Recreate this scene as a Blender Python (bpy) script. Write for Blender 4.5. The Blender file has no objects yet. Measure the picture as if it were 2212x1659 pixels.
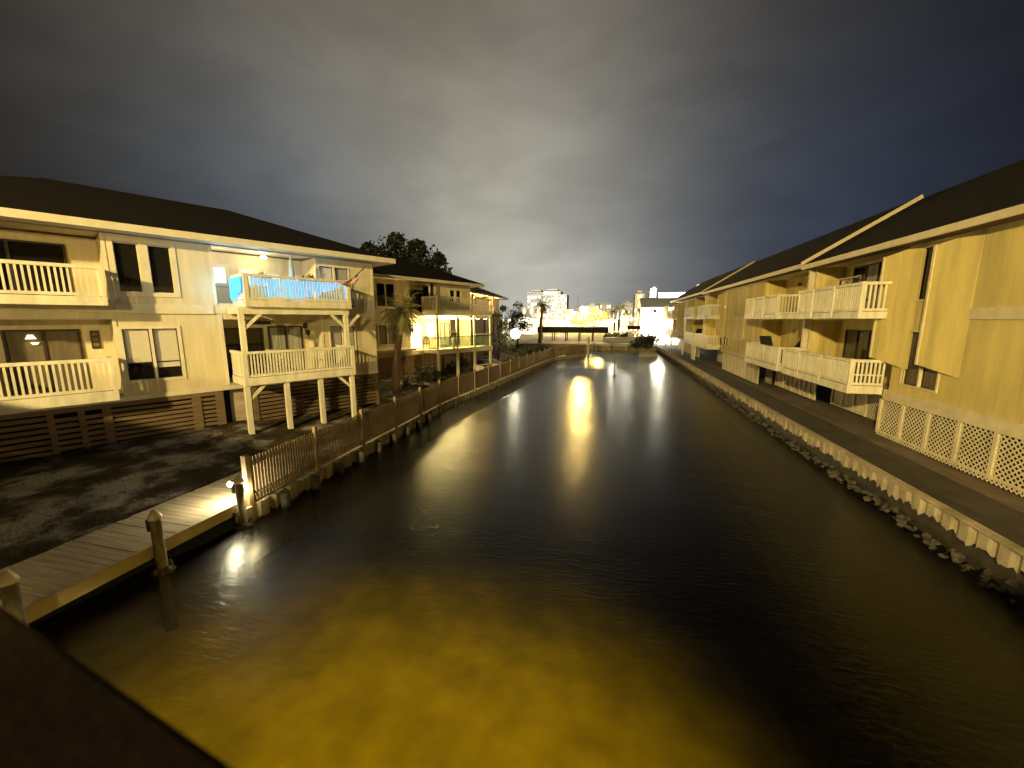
import bpy, bmesh, math, random
from mathutils import Vector, Matrix
random.seed(7)
SC = bpy.context.scene
COL = SC.collection
R = math.radians

# ------------------------------------------------------------------ camera
F, CX, CY, PW, PH = 850.0, 1106.0, 829.5, 2212, 1659
YAW, PITCH, H = R(13.8), math.atan(139.5 / 850.0), 5.0
cd = bpy.data.cameras.new("camera"); cam = bpy.data.objects.new("camera", cd); COL.objects.link(cam)
cam.location = (0, 0, H)
cam.rotation_euler = (math.pi / 2 - PITCH, 0, YAW)
cd.sensor_width = 36.0; cd.lens = 36.0 * F / PW
cd.clip_start = 0.05; cd.clip_end = 6000
SC.camera = cam
cd.dof.use_dof = True; cd.dof.focus_distance = 24.0; cd.dof.aperture_fstop = 1.4   # the parapet right under the lens is out of focus
fh = Vector((-math.sin(YAW), math.cos(YAW), 0)); rt = Vector((math.cos(YAW), math.sin(YAW), 0)); zz = Vector((0, 0, 1))
fw = fh * math.cos(PITCH) - zz * math.sin(PITCH); up = fh * math.sin(PITCH) + zz * math.cos(PITCH)


def far(px, Y):
    """world X of photo column px at distance Y along the canal"""
    a = math.atan((px - CX) / F) - YAW
    return math.tan(a) * Y
def farz(px, py, Y):
    X = far(px, Y); P = Vector((X, Y, 0)); d = P.x * fh.x + P.y * fh.y
    d2 = d
    # pitch handled exactly: solve height on that vertical line
    # image y = CY - F*(up.v)/(fw.v)
    k = (CY - py) / F
    # (d*sinp + h*cosp) = k*(d*cosp - h*sinp)
    h = d2 * (k * math.cos(PITCH) - math.sin(PITCH)) / (math.cos(PITCH) + k * math.sin(PITCH))
    return H + h

# ------------------------------------------------------------------ world (night sky with cloud lit by the town)
SC.view_settings.view_transform = 'Standard'; SC.view_settings.look = 'None'
SC.view_settings.exposure = 0.0; SC.view_settings.gamma = 1.0
W = bpy.data.worlds.new("World"); SC.world = W; W.use_nodes = True
nt = W.node_tree; nt.nodes.clear()
N = nt.nodes.new; LK = nt.links.new
def math_node(op, a, b=None, clamp=False):
    n = N("ShaderNodeMath"); n.operation = op; n.use_clamp = clamp
    for i, v in enumerate((a, b)):
        if v is None: continue
        if isinstance(v, (int, float)): n.inputs[i].default_value = v
        else: LK(v, n.inputs[i])
    return n.outputs[0]
def mixc(fac, a, b, mode='MIX'):
    n = N("ShaderNodeMix"); n.data_type = 'RGBA'; n.blend_type = mode
    for i, v in ((0, fac), (6, a), (7, b)):
        if isinstance(v, (int, float)): n.inputs[i].default_value = v
        elif isinstance(v, tuple): n.inputs[i].default_value = (*v, 1)
        else: LK(v, n.inputs[i])
    return n.outputs[2]
def pix_dir(px, py):
    d = rt * ((px - CX) / F) + up * ((CY - py) / F) + fw
    return d.normalized()
tc = N("ShaderNodeTexCoord"); DIR = tc.outputs["Generated"]
sep = N("ShaderNodeSeparateXYZ"); LK(DIR, sep.inputs[0])
def lobe(d, expo):
    n = N("ShaderNodeVectorMath"); n.operation = 'DOT_PRODUCT'; LK(DIR, n.inputs[0]); n.inputs[1].default_value = d
    return math_node('POWER', math_node('MAXIMUM', n.outputs["Value"], 0.0), expo)
def cloud(scale, detail, seed, sx=1.0, sy=1.0, dist=0.6):
    mp = N("ShaderNodeMapping"); LK(DIR, mp.inputs[0]); mp.inputs[1].default_value = (seed, seed * 1.7, seed); mp.inputs[2].default_value = (0, R(-24), YAW)
    mp.inputs[3].default_value = (sx, 1.0, sy)
    n = N("ShaderNodeTexNoise"); LK(mp.outputs[0], n.inputs["Vector"])
    n.inputs["Scale"].default_value = scale; n.inputs["Detail"].default_value = detail; n.inputs["Distortion"].default_value = dist
    n.inputs["Roughness"].default_value = 0.5
    return n.outputs[0]
def ramp(v, lo, hi):
    n = N("ShaderNodeMapRange"); n.interpolation_type = 'SMOOTHSTEP'; LK(v, n.inputs[0]); n.inputs[1].default_value = lo; n.inputs[2].default_value = hi
    return n.outputs[0]
c1 = ramp(cloud(2.2, 4, 3.1, 0.8, 1.7, 0.5), 0.36, 0.66)
c2 = ramp(cloud(6.0, 5, 9.4, 0.7, 1.9, 0.8), 0.3, 0.72)
# night cloud lit from below by the town: broad glows round the directions of the lit quarters
skyc = None
def add(c, x): return x if c is None else mixc(1.0, c, x, 'ADD')
for (px_, py_), e_, c_ in (((1060, 330), 9, (0.150, 0.154, 0.132)), ((1130, 620), 24, (0.27, 0.26, 0.225)), ((800, 180), 9, (0.062, 0.046, 0.022)),
                           ((1100, 60), 12, (0.010, 0.0, 0.0)), ((620, 440), 30, (0.0, 0.021, 0.055)), ((1480, 430), 30, (0.0, 0.005, 0.018)), ((1820, 480), 30, (0.016, 0.024, 0.046)),
                           ((1150, 690), 90, (0.06, 0.06, 0.055)), ((1330, 640), 50, (0.03, 0.035, 0.045))):
    skyc = add(skyc, mixc(lobe(pix_dir(px_, py_), e_), (0, 0, 0), c_))
skyc = add(skyc, (0.0068, 0.0060, 0.0062))
tex_ = math_node('ADD', math_node('MULTIPLY', c1, 0.24), math_node('MULTIPLY', c2, 0.15))
tex_ = math_node('ADD', tex_, 0.86)
vv = N("ShaderNodeVectorMath"); vv.operation = 'SCALE'; LK(skyc, vv.inputs[0]); LK(tex_, vv.inputs[3]); skyc = vv.outputs[0]
sky = N("ShaderNodeTexSky"); sky.sky_type = 'NISHITA'; sky.sun_disc = False
sky.sun_elevation = R(-4.0); sky.sun_rotation = R(200); sky.air_density = 1.0; sky.dust_density = 1.0
tot = mixc(1.0, skyc, mixc(1.0, sky.outputs[0], (0.05, 0.05, 0.05), 'MULTIPLY'), 'ADD')
bg = N("ShaderNodeBackground"); LK(tot, bg.inputs[0]); bg.inputs[1].default_value = 1.0
wo = N("ShaderNodeOutputWorld"); LK(bg.outputs[0], wo.inputs[0])

# ------------------------------------------------------------------ materials
M = {}
def mat(name, col, rough=0.7, noise=0.0, nscale=3.0, stretch=(1, 1, 1), bump=0.0, bscale=40.0, metal=0.0, emit=None, estr=0.0, groove=None, spec=0.5, col2=None, coords='Object'):
    m = bpy.data.materials.new(name); m.use_nodes = True; t = m.node_tree; b = t.nodes["Principled BSDF"]
    b.inputs["Base Color"].default_value = (*col, 1); b.inputs["Roughness"].default_value = rough; b.inputs["Metallic"].default_value = metal
    b.inputs["Specular IOR Level"].default_value = spec
    tcn = t.nodes.new("ShaderNodeTexCoord"); mp = t.nodes.new("ShaderNodeMapping"); t.links.new(tcn.outputs[coords], mp.inputs[0]); mp.inputs[3].default_value = stretch
    if noise or col2:
        n = t.nodes.new("ShaderNodeTexNoise"); n.inputs["Scale"].default_value = nscale; n.inputs["Detail"].default_value = 6; n.inputs["Roughness"].default_value = 0.6
        t.links.new(mp.outputs[0], n.inputs["Vector"])
        r = t.nodes.new("ShaderNodeValToRGB"); t.links.new(n.outputs[0], r.inputs[0])
        r.color_ramp.elements[0].position = 0.3; r.color_ramp.elements[1].position = 0.7
        c2 = col2 or tuple(min(1, c * (1 + noise)) for c in col); c1_ = col if col2 else tuple(c * (1 - noise) for c in col)
        r.color_ramp.elements[0].color = (*c1_, 1); r.color_ramp.elements[1].color = (*c2, 1)
        t.links.new(r.outputs[0], b.inputs["Base Color"])
    hgt = None
    if bump:
        n2 = t.nodes.new("ShaderNodeTexNoise"); n2.inputs["Scale"].default_value = bscale; n2.inputs["Detail"].default_value = 4
        t.links.new(mp.outputs[0], n2.inputs["Vector"]); hgt = n2.outputs[0]
        bp = t.nodes.new("ShaderNodeBump"); bp.inputs["Strength"].default_value = bump; bp.inputs["Distance"].default_value = 0.02
        t.links.new(hgt, bp.inputs["Height"]); t.links.new(bp.outputs[0], b.inputs["Normal"])
    if groove:   # vertical board grooves: period in metres along object X
        w = t.nodes.new("ShaderNodeTexWave"); w.wave_type = 'BANDS'; w.bands_direction = groove[0]; w.wave_profile = 'SAW'
        w.inputs["Scale"].default_value = 0.314 / groove[1]; w.inputs["Distortion"].default_value = 0
        t.links.new(tcn.outputs["Object"], w.inputs["Vector"])
        rr = t.nodes.new("ShaderNodeValToRGB"); t.links.new(w.outputs[1], rr.inputs[0])
        rr.color_ramp.elements[0].position = 0.0; rr.color_ramp.elements[0].color = (0, 0, 0, 1)
        rr.color_ramp.elements[1].position = 0.08; rr.color_ramp.elements[1].color = (1, 1, 1, 1)
        bp2 = t.nodes.new("ShaderNodeBump"); bp2.inputs["Strength"].default_value = 0.5; bp2.inputs["Distance"].default_value = 0.012
        t.links.new(rr.outputs[0], bp2.inputs["Height"])
        if bump: t.links.new(bp.outputs[0], bp2.inputs["Normal"])
        t.links.new(bp2.outputs[0], b.inputs["Normal"])
    if emit:
        b.inputs["Emission Color"].default_value = (*emit, 1); b.inputs["Emission Strength"].default_value = estr
    M[name] = m
    return m
mat("siding_cream", (0.55, 0.46, 0.285), 0.75, 0.13, 1.6, (1.6, 1.6, 0.25), 0.25, 30, groove=('X', 0.20))
mat("siding_tan", (0.54, 0.425, 0.145), 0.75, 0.26, 1.3, (1.8, 1.8, 0.2), 0.25, 30, groove=('Y', 0.20))
mat("trim_cream", (0.58, 0.51, 0.36), 0.6, 0.10, 3.0, (1, 1, 1), 0.15, 25)
mat("trim_tan", (0.56, 0.47, 0.29), 0.65, 0.14, 3.0, (1, 1, 1), 0.15, 25)
mat("rail_paint", (0.61, 0.55, 0.40), 0.6, 0.20, 2.4, (1.6, 1.6, 0.35), 0.1, 30)
mat("soffit_paint", (0.60, 0.52, 0.38), 0.7, 0.05, 2.0)
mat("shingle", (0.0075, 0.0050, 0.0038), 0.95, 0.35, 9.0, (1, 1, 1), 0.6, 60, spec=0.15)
mat("dark_glass", (0.012, 0.010, 0.008), 0.06, spec=0.5)
mat("bronze_frame", (0.025, 0.017, 0.012), 0.4)
mat("blind_cream", (0.50, 0.45, 0.36), 0.5, 0.06, 3.0, (1, 1, 6))
mat("blind_grey", (0.30, 0.27, 0.24), 0.5, 0.08, 3.0, (6, 1, 1))
mat("curtain", (0.26, 0.25, 0.20), 0.7, 0.55, 5.0, (3.0, 1, 0.1))
mat("curtain_brown", (0.10, 0.075, 0.04), 0.7, 0.35, 4.0, (2.0, 1, 0.2))
mat("slat_wood", (0.135, 0.085, 0.040), 0.75, 0.3, 3.0, (0.5, 1, 5), 0.3, 30)
mat("fence_wood", (0.225, 0.158, 0.078), 0.8, 0.3, 4.0, (1, 3, 0.4), 0.3, 30)
mat("fence_post", (0.27, 0.185, 0.085), 0.75, 0.2, 4.0, (1, 1, 0.4), 0.3, 30)
mat("dock_wood", (0.40, 0.325, 0.215), 0.75, 0.3, 2.5, (0.4, 5.0, 1), 0.35, 30)
mat("dock_fascia", (0.40, 0.31, 0.19), 0.7, 0.2, 3.0, (1, 0.3, 1), 0.3, 30)
mat("pile_wood", (0.17, 0.135, 0.08), 0.85, 0.4, 5.0, (1, 1, 1), 0.5, 25)
mat("pile_cap", (0.62, 0.52, 0.40), 0.5, 0.08)
mat("concrete_pale", (0.34, 0.28, 0.18), 0.85, 0.25, 3.0, (1, 1, 1), 0.4, 20)
mat("bulkhead_concrete", (0.32, 0.26, 0.165), 0.85, 0.4, 1.7, (1, 1, 1), 0.5, 18)
mat("concrete_stain", (0.30, 0.25, 0.16), 0.85, 0.4, 2.0, (1, 1, 1), 0.5, 18)
mat("dark_wall", (0.030, 0.024, 0.014), 0.6, 0.5, 4.0, (1, 1, 1), 0.4, 20)  # near-black wall colour below the scalloped edge
mat("oyster", (0.060, 0.050, 0.030), 0.75, 0.6, 6.0, (1, 1, 1), 0.9, 18)
mat("path_dirt", (0.105, 0.075, 0.045), 0.95, 0.4, 1.6, (1, 0.5, 1), 0.6, 14)
mat("grass_strip", (0.035, 0.026, 0.012), 0.95, 0.5, 2.5, (1, 0.4, 1), 0.8, 30)
mat("lattice_paint", (0.56, 0.48, 0.31), 0.7, 0.24, 1.6, (1.4, 1.4, 0.5))
mat("shade_black", (0.012, 0.009, 0.006), 0.95)  # shade of unlit depths put into a near-black colour
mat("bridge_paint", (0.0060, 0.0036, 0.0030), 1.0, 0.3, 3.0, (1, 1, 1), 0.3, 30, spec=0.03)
mat("grass_blade", (0.045, 0.040, 0.014), 0.8, 0.4, 3.0)
mat("leaf_dark", (0.016, 0.018, 0.008), 0.6, 0.4, 2.0)
mat("leaf_green", (0.055, 0.062, 0.020), 0.55, 0.5, 2.0)
mat("leaf_palm", (0.19, 0.17, 0.06), 0.55, 0.5, 2.0)
mat("leaf_dry", (0.17, 0.12, 0.05), 0.7, 0.4, 2.0)
mat("bark_palm", (0.15, 0.095, 0.045), 0.85, 0.4, 6.0, (1, 1, 5), 0.8, 14)
mat("bark_dark", (0.035, 0.024, 0.014), 0.9, 0.4, 6.0, (1, 1, 1), 0.6, 14)
mat("black_metal", (0.012, 0.010, 0.009), 0.45)
mat("plastic_white", (0.62, 0.60, 0.54), 0.4)
mat("hull_white", (0.50, 0.49, 0.42), 0.35)
mat("boat_cover", (0.32, 0.30, 0.22), 0.6, 0.15, 3.0)
mat("canvas_dark", (0.010, 0.009, 0.010), 0.8)
mat("umbrella_cloth", (0.30, 0.38, 0.42), 0.8, 0.1)
mat("white_stucco", (0.72, 0.69, 0.60), 0.8, 0.05, 0.6)
mat("tower_wall", (0.60, 0.57, 0.50), 0.8, 0.06, 0.1)
mat("tower_window", (0.34, 0.33, 0.28), 0.3)
mat("brown_wall", (0.30, 0.20, 0.11), 0.8, 0.2)
mat("far_lit_warm", (0.4, 0.35, 0.2), 0.6, emit=(1.0, 0.86, 0.50), estr=2.4)
mat("far_lit_white", (0.5, 0.5, 0.5), 0.6, emit=(1.0, 0.95, 0.80), estr=2.2)
mat("rooftop_lamp", (0.5, 0.5, 0.5), 0.6, emit=(0.95, 1.0, 0.92), estr=7.0)
mat("sodium_lamp", (0.5, 0.4, 0.2), 0.6, emit=(1.0, 0.66, 0.18), estr=4200.0)
mat("white_lamp", (0.5, 0.5, 0.5), 0.6, emit=(1.0, 0.95, 0.72), estr=1900.0)
mat("flood_lens", (0.5, 0.5, 0.5), 0.6, emit=(1.0, 0.97, 0.72), estr=7.0)
mat("dock_lamp_glow", (0.5, 0.5, 0.5), 0.6, emit=(1.0, 0.93, 0.62), estr=9.0)
mat("blue_led", (0.1, 0.4, 0.6), 0.5, emit=(0.0, 0.33, 1.0), estr=1.7)
mat("blue_led_pale", (0.1, 0.4, 0.6), 0.5, emit=(0.02, 0.42, 1.0), estr=1.5)
mat("window_lit_cool", (0.5, 0.5, 0.5), 0.5, emit=(0.90, 1.0, 0.98), estr=1.5)
mat("window_lit_warm", (0.5, 0.5, 0.4), 0.5, emit=(1.0, 0.86, 0.36), estr=13.0)
mat("bulb_warm", (0.5, 0.5, 0.4), 0.5, emit=(1.0, 0.86, 0.42), estr=40.0)
mat("bulb_orange", (0.5, 0.4, 0.3), 0.5, emit=(1.0, 0.70, 0.26), estr=10.0)
mat("lamp_glimmer", (0.5, 0.5, 0.4), 0.5, emit=(1.0, 0.88, 0.55), estr=1.6)
mat("flag_red", (0.30, 0.05, 0.05), 0.8); mat("flag_white", (0.6, 0.52, 0.45), 0.8); mat("flag_blue", (0.03, 0.03, 0.06), 0.8)
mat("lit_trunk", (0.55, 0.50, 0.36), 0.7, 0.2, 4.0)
mat("ceramic", (0.40, 0.33, 0.24), 0.6, 0.2)

# window glass that shows a little of what is behind: used on the balcony screens
def glassy():
    m = bpy.data.materials.new("glass_panel"); m.use_nodes = True; t = m.node_tree; t.nodes.clear()
    o = t.nodes.new("ShaderNodeOutputMaterial"); mx = t.nodes.new("ShaderNodeMixShader"); mx.inputs[0].default_value = 0.30
    a = t.nodes.new("ShaderNodeBsdfTransparent"); a.inputs[0].default_value = (0.82, 0.90, 0.84, 1)
    g = t.nodes.new("ShaderNodeBsdfPrincipled"); g.inputs["Base Color"].default_value = (0.45, 0.50, 0.40, 1); g.inputs["Roughness"].default_value = 0.2
    t.links.new(a.outputs[0], mx.inputs[1]); t.links.new(g.outputs[0], mx.inputs[2]); t.links.new(mx.outputs[0], o.inputs[0])
    M["glass_panel"] = m
glassy()

def water_mat():
    m = bpy.data.materials.new("water"); m.use_nodes = True; t = m.node_tree; t.nodes.clear(); L = t.links.new
    o = t.nodes.new("ShaderNodeOutputMaterial"); mx = t.nodes.new("ShaderNodeMixShader")
    tr = t.nodes.new("ShaderNodeBsdfTransparent"); tr.inputs[0].default_value = (0.52, 0.48, 0.18, 1)
    gl = t.nodes.new("ShaderNodeBsdfGlossy"); gl.inputs["Roughness"].default_value = 0.26; gl.inputs[0].default_value = (0.92, 0.92, 0.90, 1)
    fr = t.nodes.new("ShaderNodeFresnel"); fr.inputs[0].default_value = 1.33
    tcn = t.nodes.new("ShaderNodeTexCoord")
    def wave(scale, sx, sy, detail, dist):
        mp = t.nodes.new("ShaderNodeMapping"); L(tcn.outputs["Object"], mp.inputs[0]); mp.inputs[3].default_value = (sx, sy, 1); mp.inputs[2].default_value = (0, 0, R(14))
        n = t.nodes.new("ShaderNodeTexNoise"); n.inputs["Scale"].default_value = scale; n.inputs["Detail"].default_value = detail; n.inputs["Distortion"].default_value = dist
        L(mp.outputs[0], n.inputs["Vector"]); return n.outputs[0]
    b1 = t.nodes.new("ShaderNodeBump"); b1.inputs["Strength"].default_value = 0.42; b1.inputs["Distance"].default_value = 0.024
    L(wave(9.0, 0.42, 1.5, 3, 0.4), b1.inputs["Height"])
    b2 = t.nodes.new("ShaderNodeBump"); b2.inputs["Strength"].default_value = 0.06; b2.inputs["Distance"].default_value = 0.25
    L(wave(0.45, 0.6, 1.3, 2, 0.8), b2.inputs["Height"]); L(b1.outputs[0], b2.inputs["Normal"])
    for n in (gl, fr): L(b2.outputs[0], n.inputs["Normal"])
    L(fr.outputs[0], mx.inputs[0]); L(tr.outputs[0], mx.inputs[1]); L(gl.outputs[0], mx.inputs[2]); L(mx.outputs[0], o.inputs[0])
    M["water"] = m
water_mat()
def bed_mat():   # pale sand near the bridge; deep-water darkness put into the colour further out
    m = bpy.data.materials.new("bed_sand"); m.use_nodes = True; t = m.node_tree; b = t.nodes["Principled BSDF"]; L = t.links.new; b.inputs["Roughness"].default_value = 0.95
    tcn = t.nodes.new("ShaderNodeTexCoord")
    def noi(sc, det): n = t.nodes.new("ShaderNodeTexNoise"); n.inputs["Scale"].default_value = sc; n.inputs["Detail"].default_value = det; L(tcn.outputs["Object"], n.inputs["Vector"]); return n.outputs[0]
    def mth(op, a, c): n = t.nodes.new("ShaderNodeMath"); n.operation = op; (L(a, n.inputs[0]) if not isinstance(a, float) else None); (L(c, n.inputs[1]) if not isinstance(c, float) else setattr(n.inputs[1], "default_value", c)); return n.outputs[0]
    sp = t.nodes.new("ShaderNodeSeparateXYZ"); L(tcn.outputs["Object"], sp.inputs[0])
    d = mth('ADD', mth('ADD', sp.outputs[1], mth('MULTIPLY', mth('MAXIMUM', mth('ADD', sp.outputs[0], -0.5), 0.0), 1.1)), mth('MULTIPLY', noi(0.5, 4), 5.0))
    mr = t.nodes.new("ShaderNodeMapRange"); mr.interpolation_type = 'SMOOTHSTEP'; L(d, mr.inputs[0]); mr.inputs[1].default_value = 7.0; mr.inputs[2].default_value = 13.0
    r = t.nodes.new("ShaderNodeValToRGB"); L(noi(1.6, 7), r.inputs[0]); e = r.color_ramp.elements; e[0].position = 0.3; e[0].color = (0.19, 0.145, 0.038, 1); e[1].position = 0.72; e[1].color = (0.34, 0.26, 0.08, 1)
    mx = t.nodes.new("ShaderNodeMix"); mx.data_type = 'RGBA'; L(mr.outputs[0], mx.inputs[0]); L(r.outputs[0], mx.inputs[6]); mx.inputs[7].default_value = (0.022, 0.022, 0.014, 1)  # near-black end colour stands for light lost in deep water
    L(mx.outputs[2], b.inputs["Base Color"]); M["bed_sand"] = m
bed_mat()

def ground_mat():   # dark soil with patches of pale sand of their own shape
    m = bpy.data.materials.new("yard_soil"); m.use_nodes = True; t = m.node_tree; b = t.nodes["Principled BSDF"]; L = t.links.new
    b.inputs["Roughness"].default_value = 0.95; b.inputs["Specular IOR Level"].default_value = 0.2
    tcn = t.nodes.new("ShaderNodeTexCoord"); mp = t.nodes.new("ShaderNodeMapping"); L(tcn.outputs["Object"], mp.inputs[0]); mp.inputs[3].default_value = (1.0, 0.75, 1); mp.inputs[1].default_value = (3.3, 1.2, 0)
    n = t.nodes.new("ShaderNodeTexNoise"); n.inputs["Scale"].default_value = 0.95; n.inputs["Detail"].default_value = 9; n.inputs["Roughness"].default_value = 0.62; n.inputs["Distortion"].default_value = 0.12; L(mp.outputs[0], n.inputs["Vector"])
    r = t.nodes.new("ShaderNodeValToRGB"); L(n.outputs[0], r.inputs[0]); e = r.color_ramp.elements
    e[0].position = 0.40; e[0].color = (0.020, 0.014, 0.007, 1); e[1].position = 0.62; e[1].color = (0.27, 0.25, 0.21, 1)
    k = e.new(0.50); k.color = (0.055, 0.040, 0.022, 1)
    L(r.outputs[0], b.inputs["Base Color"])
    n2 = t.nodes.new("ShaderNodeTexNoise"); n2.inputs["Scale"].default_value = 9; n2.inputs["Detail"].default_value = 6; L(tcn.outputs["Object"], n2.inputs["Vector"])
    bp = t.nodes.new("ShaderNodeBump"); bp.inputs["Strength"].default_value = 0.9; bp.inputs["Distance"].default_value = 0.06; L(n2.outputs[0], bp.inputs["Height"]); L(bp.outputs[0], b.inputs["Normal"])
    M["yard_soil"] = m
ground_mat()

# ------------------------------------------------------------------ mesh building
class MB:
    """collects boxes, bars, tubes in (s, o, z): along, outward, up; sg flips the outward axis into local y"""
    def __init__(self, sg=1): self.v = []; self.f = []; self.sg = sg; self.sm = []
    def add(self, vs, fs, smooth=False):
        b = len(self.v); self.v += [Vector(p) for p in vs]; self.f += [tuple(i + b for i in f) for f in fs]; self.sm += [smooth] * len(fs); return self
    def box(self, s0, s1, o0, o1, z0, z1):
        return self.add([(s0, o0, z0), (s1, o0, z0), (s1, o1, z0), (s0, o1, z0), (s0, o0, z1), (s1, o0, z1), (s1, o1, z1), (s0, o1, z1)],
                        [(0, 3, 2, 1), (4, 5, 6, 7), (0, 1, 5, 4), (1, 2, 6, 5), (2, 3, 7, 6), (3, 0, 4, 7)])
    def bar(self, p, q, w, h, upv=(0, 0, 1)):
        p, q = Vector(p), Vector(q); d = (q - p).normalized(); u = Vector(upv)
        if abs(d.dot(u)) > 0.98: u = Vector((1, 0, 0))
        r_ = d.cross(u).normalized(); u = r_.cross(d)
        vs = [a + r_ * (x * w / 2) + u * (y * h / 2) for a in (p, q) for x, y in ((-1, -1), (1, -1), (1, 1), (-1, 1))]
        return self.add(vs, [(0, 1, 2, 3), (7, 6, 5, 4), (0, 4, 5, 1), (1, 5, 6, 2), (2, 6, 7, 3), (3, 7, 4, 0)])
    def tube(self, pts, rad, n=8, cap=True):
        pts = [Vector(p) for p in pts]; rad = rad if isinstance(rad, (list, tuple)) else [rad] * len(pts)
        rings = []
        for i, p in enumerate(pts):
            d = (pts[min(i + 1, len(pts) - 1)] - pts[max(i - 1, 0)]).normalized()
            u = Vector((0, 0, 1)) if abs(d.z) < 0.9 else Vector((1, 0, 0))
            a = d.cross(u).normalized(); b = d.cross(a)
            rings.append([p + (a * math.cos(2 * math.pi * k / n) + b * math.sin(2 * math.pi * k / n)) * rad[i] for k in range(n)])
        vs = [v for r_ in rings for v in r_]; fs = []
        for i in range(len(pts) - 1):
            for k in range(n):
                fs.append((i * n + k, i * n + (k + 1) % n, (i + 1) * n + (k + 1) % n, (i + 1) * n + k))
        if cap: fs += [tuple(range(n))[::-1], tuple((len(pts) - 1) * n + k for k in range(n))]
        return self.add(vs, fs, True)
    def ball(self, c, r_, n=10, m=6, sz=1.0):
        c = Vector(c); vs = []; fs = []
        for i in range(m + 1):
            a = math.pi * i / m
            for k in range(n):
                b = 2 * math.pi * k / n
                vs.append(c + Vector((math.sin(a) * math.cos(b), math.sin(a) * math.sin(b), math.cos(a) * sz)) * r_)
        for i in range(m):
            for k in range(n): fs.append((i * n + k, (i + 1) * n + k, (i + 1) * n + (k + 1) % n, i * n + (k + 1) % n))
        return self.add(vs, fs, True)
    def prism(self, poly, z0, z1):
        n = len(poly); vs = [(p[0], p[1], z0) for p in poly] + [(p[0], p[1], z1) for p in poly]
        return self.add(vs, [tuple(range(n))[::-1], tuple(range(n, 2 * n))] + [(i, (i + 1) % n, n + (i + 1) % n, n + i) for i in range(n)])
    def build(self, name, material, parent=None, recalc=True, z0=None):
        me = bpy.data.meshes.new(name)
        dz = 0.0
        p = parent
        while p is not None:
            dz += p.location.z; p = p.parent
        me.from_pydata([(v.x, self.sg * v.y, v.z - dz) for v in self.v], [], self.f); me.update()
        me.polygons.foreach_set("use_smooth", self.sm)
        if recalc:
            b = bmesh.new(); b.from_mesh(me); bmesh.ops.remove_doubles(b, verts=b.verts, dist=1e-5) if False else None
            bmesh.ops.recalc_face_normals(b, faces=b.faces); b.to_mesh(me); b.free()
        me.materials.append(M[material] if isinstance(material, str) else material)
        o = bpy.data.objects.new(name, me); COL.objects.link(o)
        if parent: o.parent = parent
        return o
def each(name, material, parent, boxes, sg=1):
    """one part per box (s0,s1,o0,o1,z0,z1)"""
    for bx in boxes: MB(sg).box(*bx).build(name, material, parent)
def tag(o, label, cat, group=None):
    o["label"] = label; o["category"] = cat
    if group: o["group"] = group
    return o
def thing(name, label, cat, loc=(0, 0, 0), rz=0.0, group=None):
    o = bpy.data.objects.new(name, None); COL.objects.link(o); o.location = loc; o.rotation_euler = (0, 0, rz); o.empty_display_size = 0.2
    return tag(o, label, cat, group)
def rebase(o):
    """put a one-mesh thing's origin at its own base, keeping it where it stands"""
    me = o.data; n = len(me.vertices); cx = sum(v.co.x for v in me.vertices) / n; cy = sum(v.co.y for v in me.vertices) / n; cz = min(v.co.z for v in me.vertices)
    me.transform(Matrix.Translation((-cx, -cy, -cz))); o.location = o.matrix_basis @ Vector((cx, cy, cz)); return o
def structure(o): o["kind"] = "structure"; return o
def clone(root, loc=None, rz=None, label=None, scale=None):
    r_ = root.copy(); COL.objects.link(r_)
    if loc is not None: r_.location = loc
    if rz is not None: r_.rotation_euler = (0, 0, rz)
    if scale is not None: r_.scale = (scale, scale, scale)
    if label: r_["label"] = label
    for ch in list(root.children):
        c = ch.copy(); COL.objects.link(c); c.parent = r_
        for g in list(ch.children):
            d = g.copy(); COL.objects.link(d); d.parent = c
    return r_
def lamp(kind, name, loc, power, col, size=0.1, parent=None, target=None, cone=None, blend=0.5, spread=None, sizey=None):
    ld = bpy.data.lights.new(name, kind); ld.energy = power; ld.color = col
    if kind in ('POINT', 'SPOT'): ld.shadow_soft_size = size
    if kind == 'SPOT': ld.spot_size = R(cone); ld.spot_blend = blend
    if kind == 'AREA': ld.size = size
    o = bpy.data.objects.new(name, ld); COL.objects.link(o); o.location = loc
    if target is not None:
        o.rotation_euler = (Vector(target) - Vector(loc)).to_track_quat('-Z', 'Y').to_euler()
    if parent: o.parent = parent; o.location = Vector(loc) - parent.location if parent.rotation_euler.z == 0 else loc
    return o

# wall as a grid of boxes round its openings (s0,s1,z0,z1)
def wall_grid(mb, s0, s1, z0, z1, o0, o1, holes=()):
    ss = sorted({s0, s1, *[h[0] for h in holes], *[h[1] for h in holes]}); zs = sorted({z0, z1, *[h[2] for h in holes], *[h[3] for h in holes]})
    ss = [x for x in ss if s0 <= x <= s1]; zs = [x for x in zs if z0 <= x <= z1]
    for a, b in zip(ss, ss[1:]):
        run = None
        for c, d in zip(zs, zs[1:]):
            solid = not any(h[0] <= (a + b) / 2 <= h[1] and h[2] <= (c + d) / 2 <= h[3] for h in holes)
            if solid: run = (run[0], d) if run else (c, d)
            if not solid and run: mb.box(a, b, o0, o1, run[0], run[1]); run = None
        if run: mb.box(a, b, o0, o1, run[0], run[1])

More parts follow.
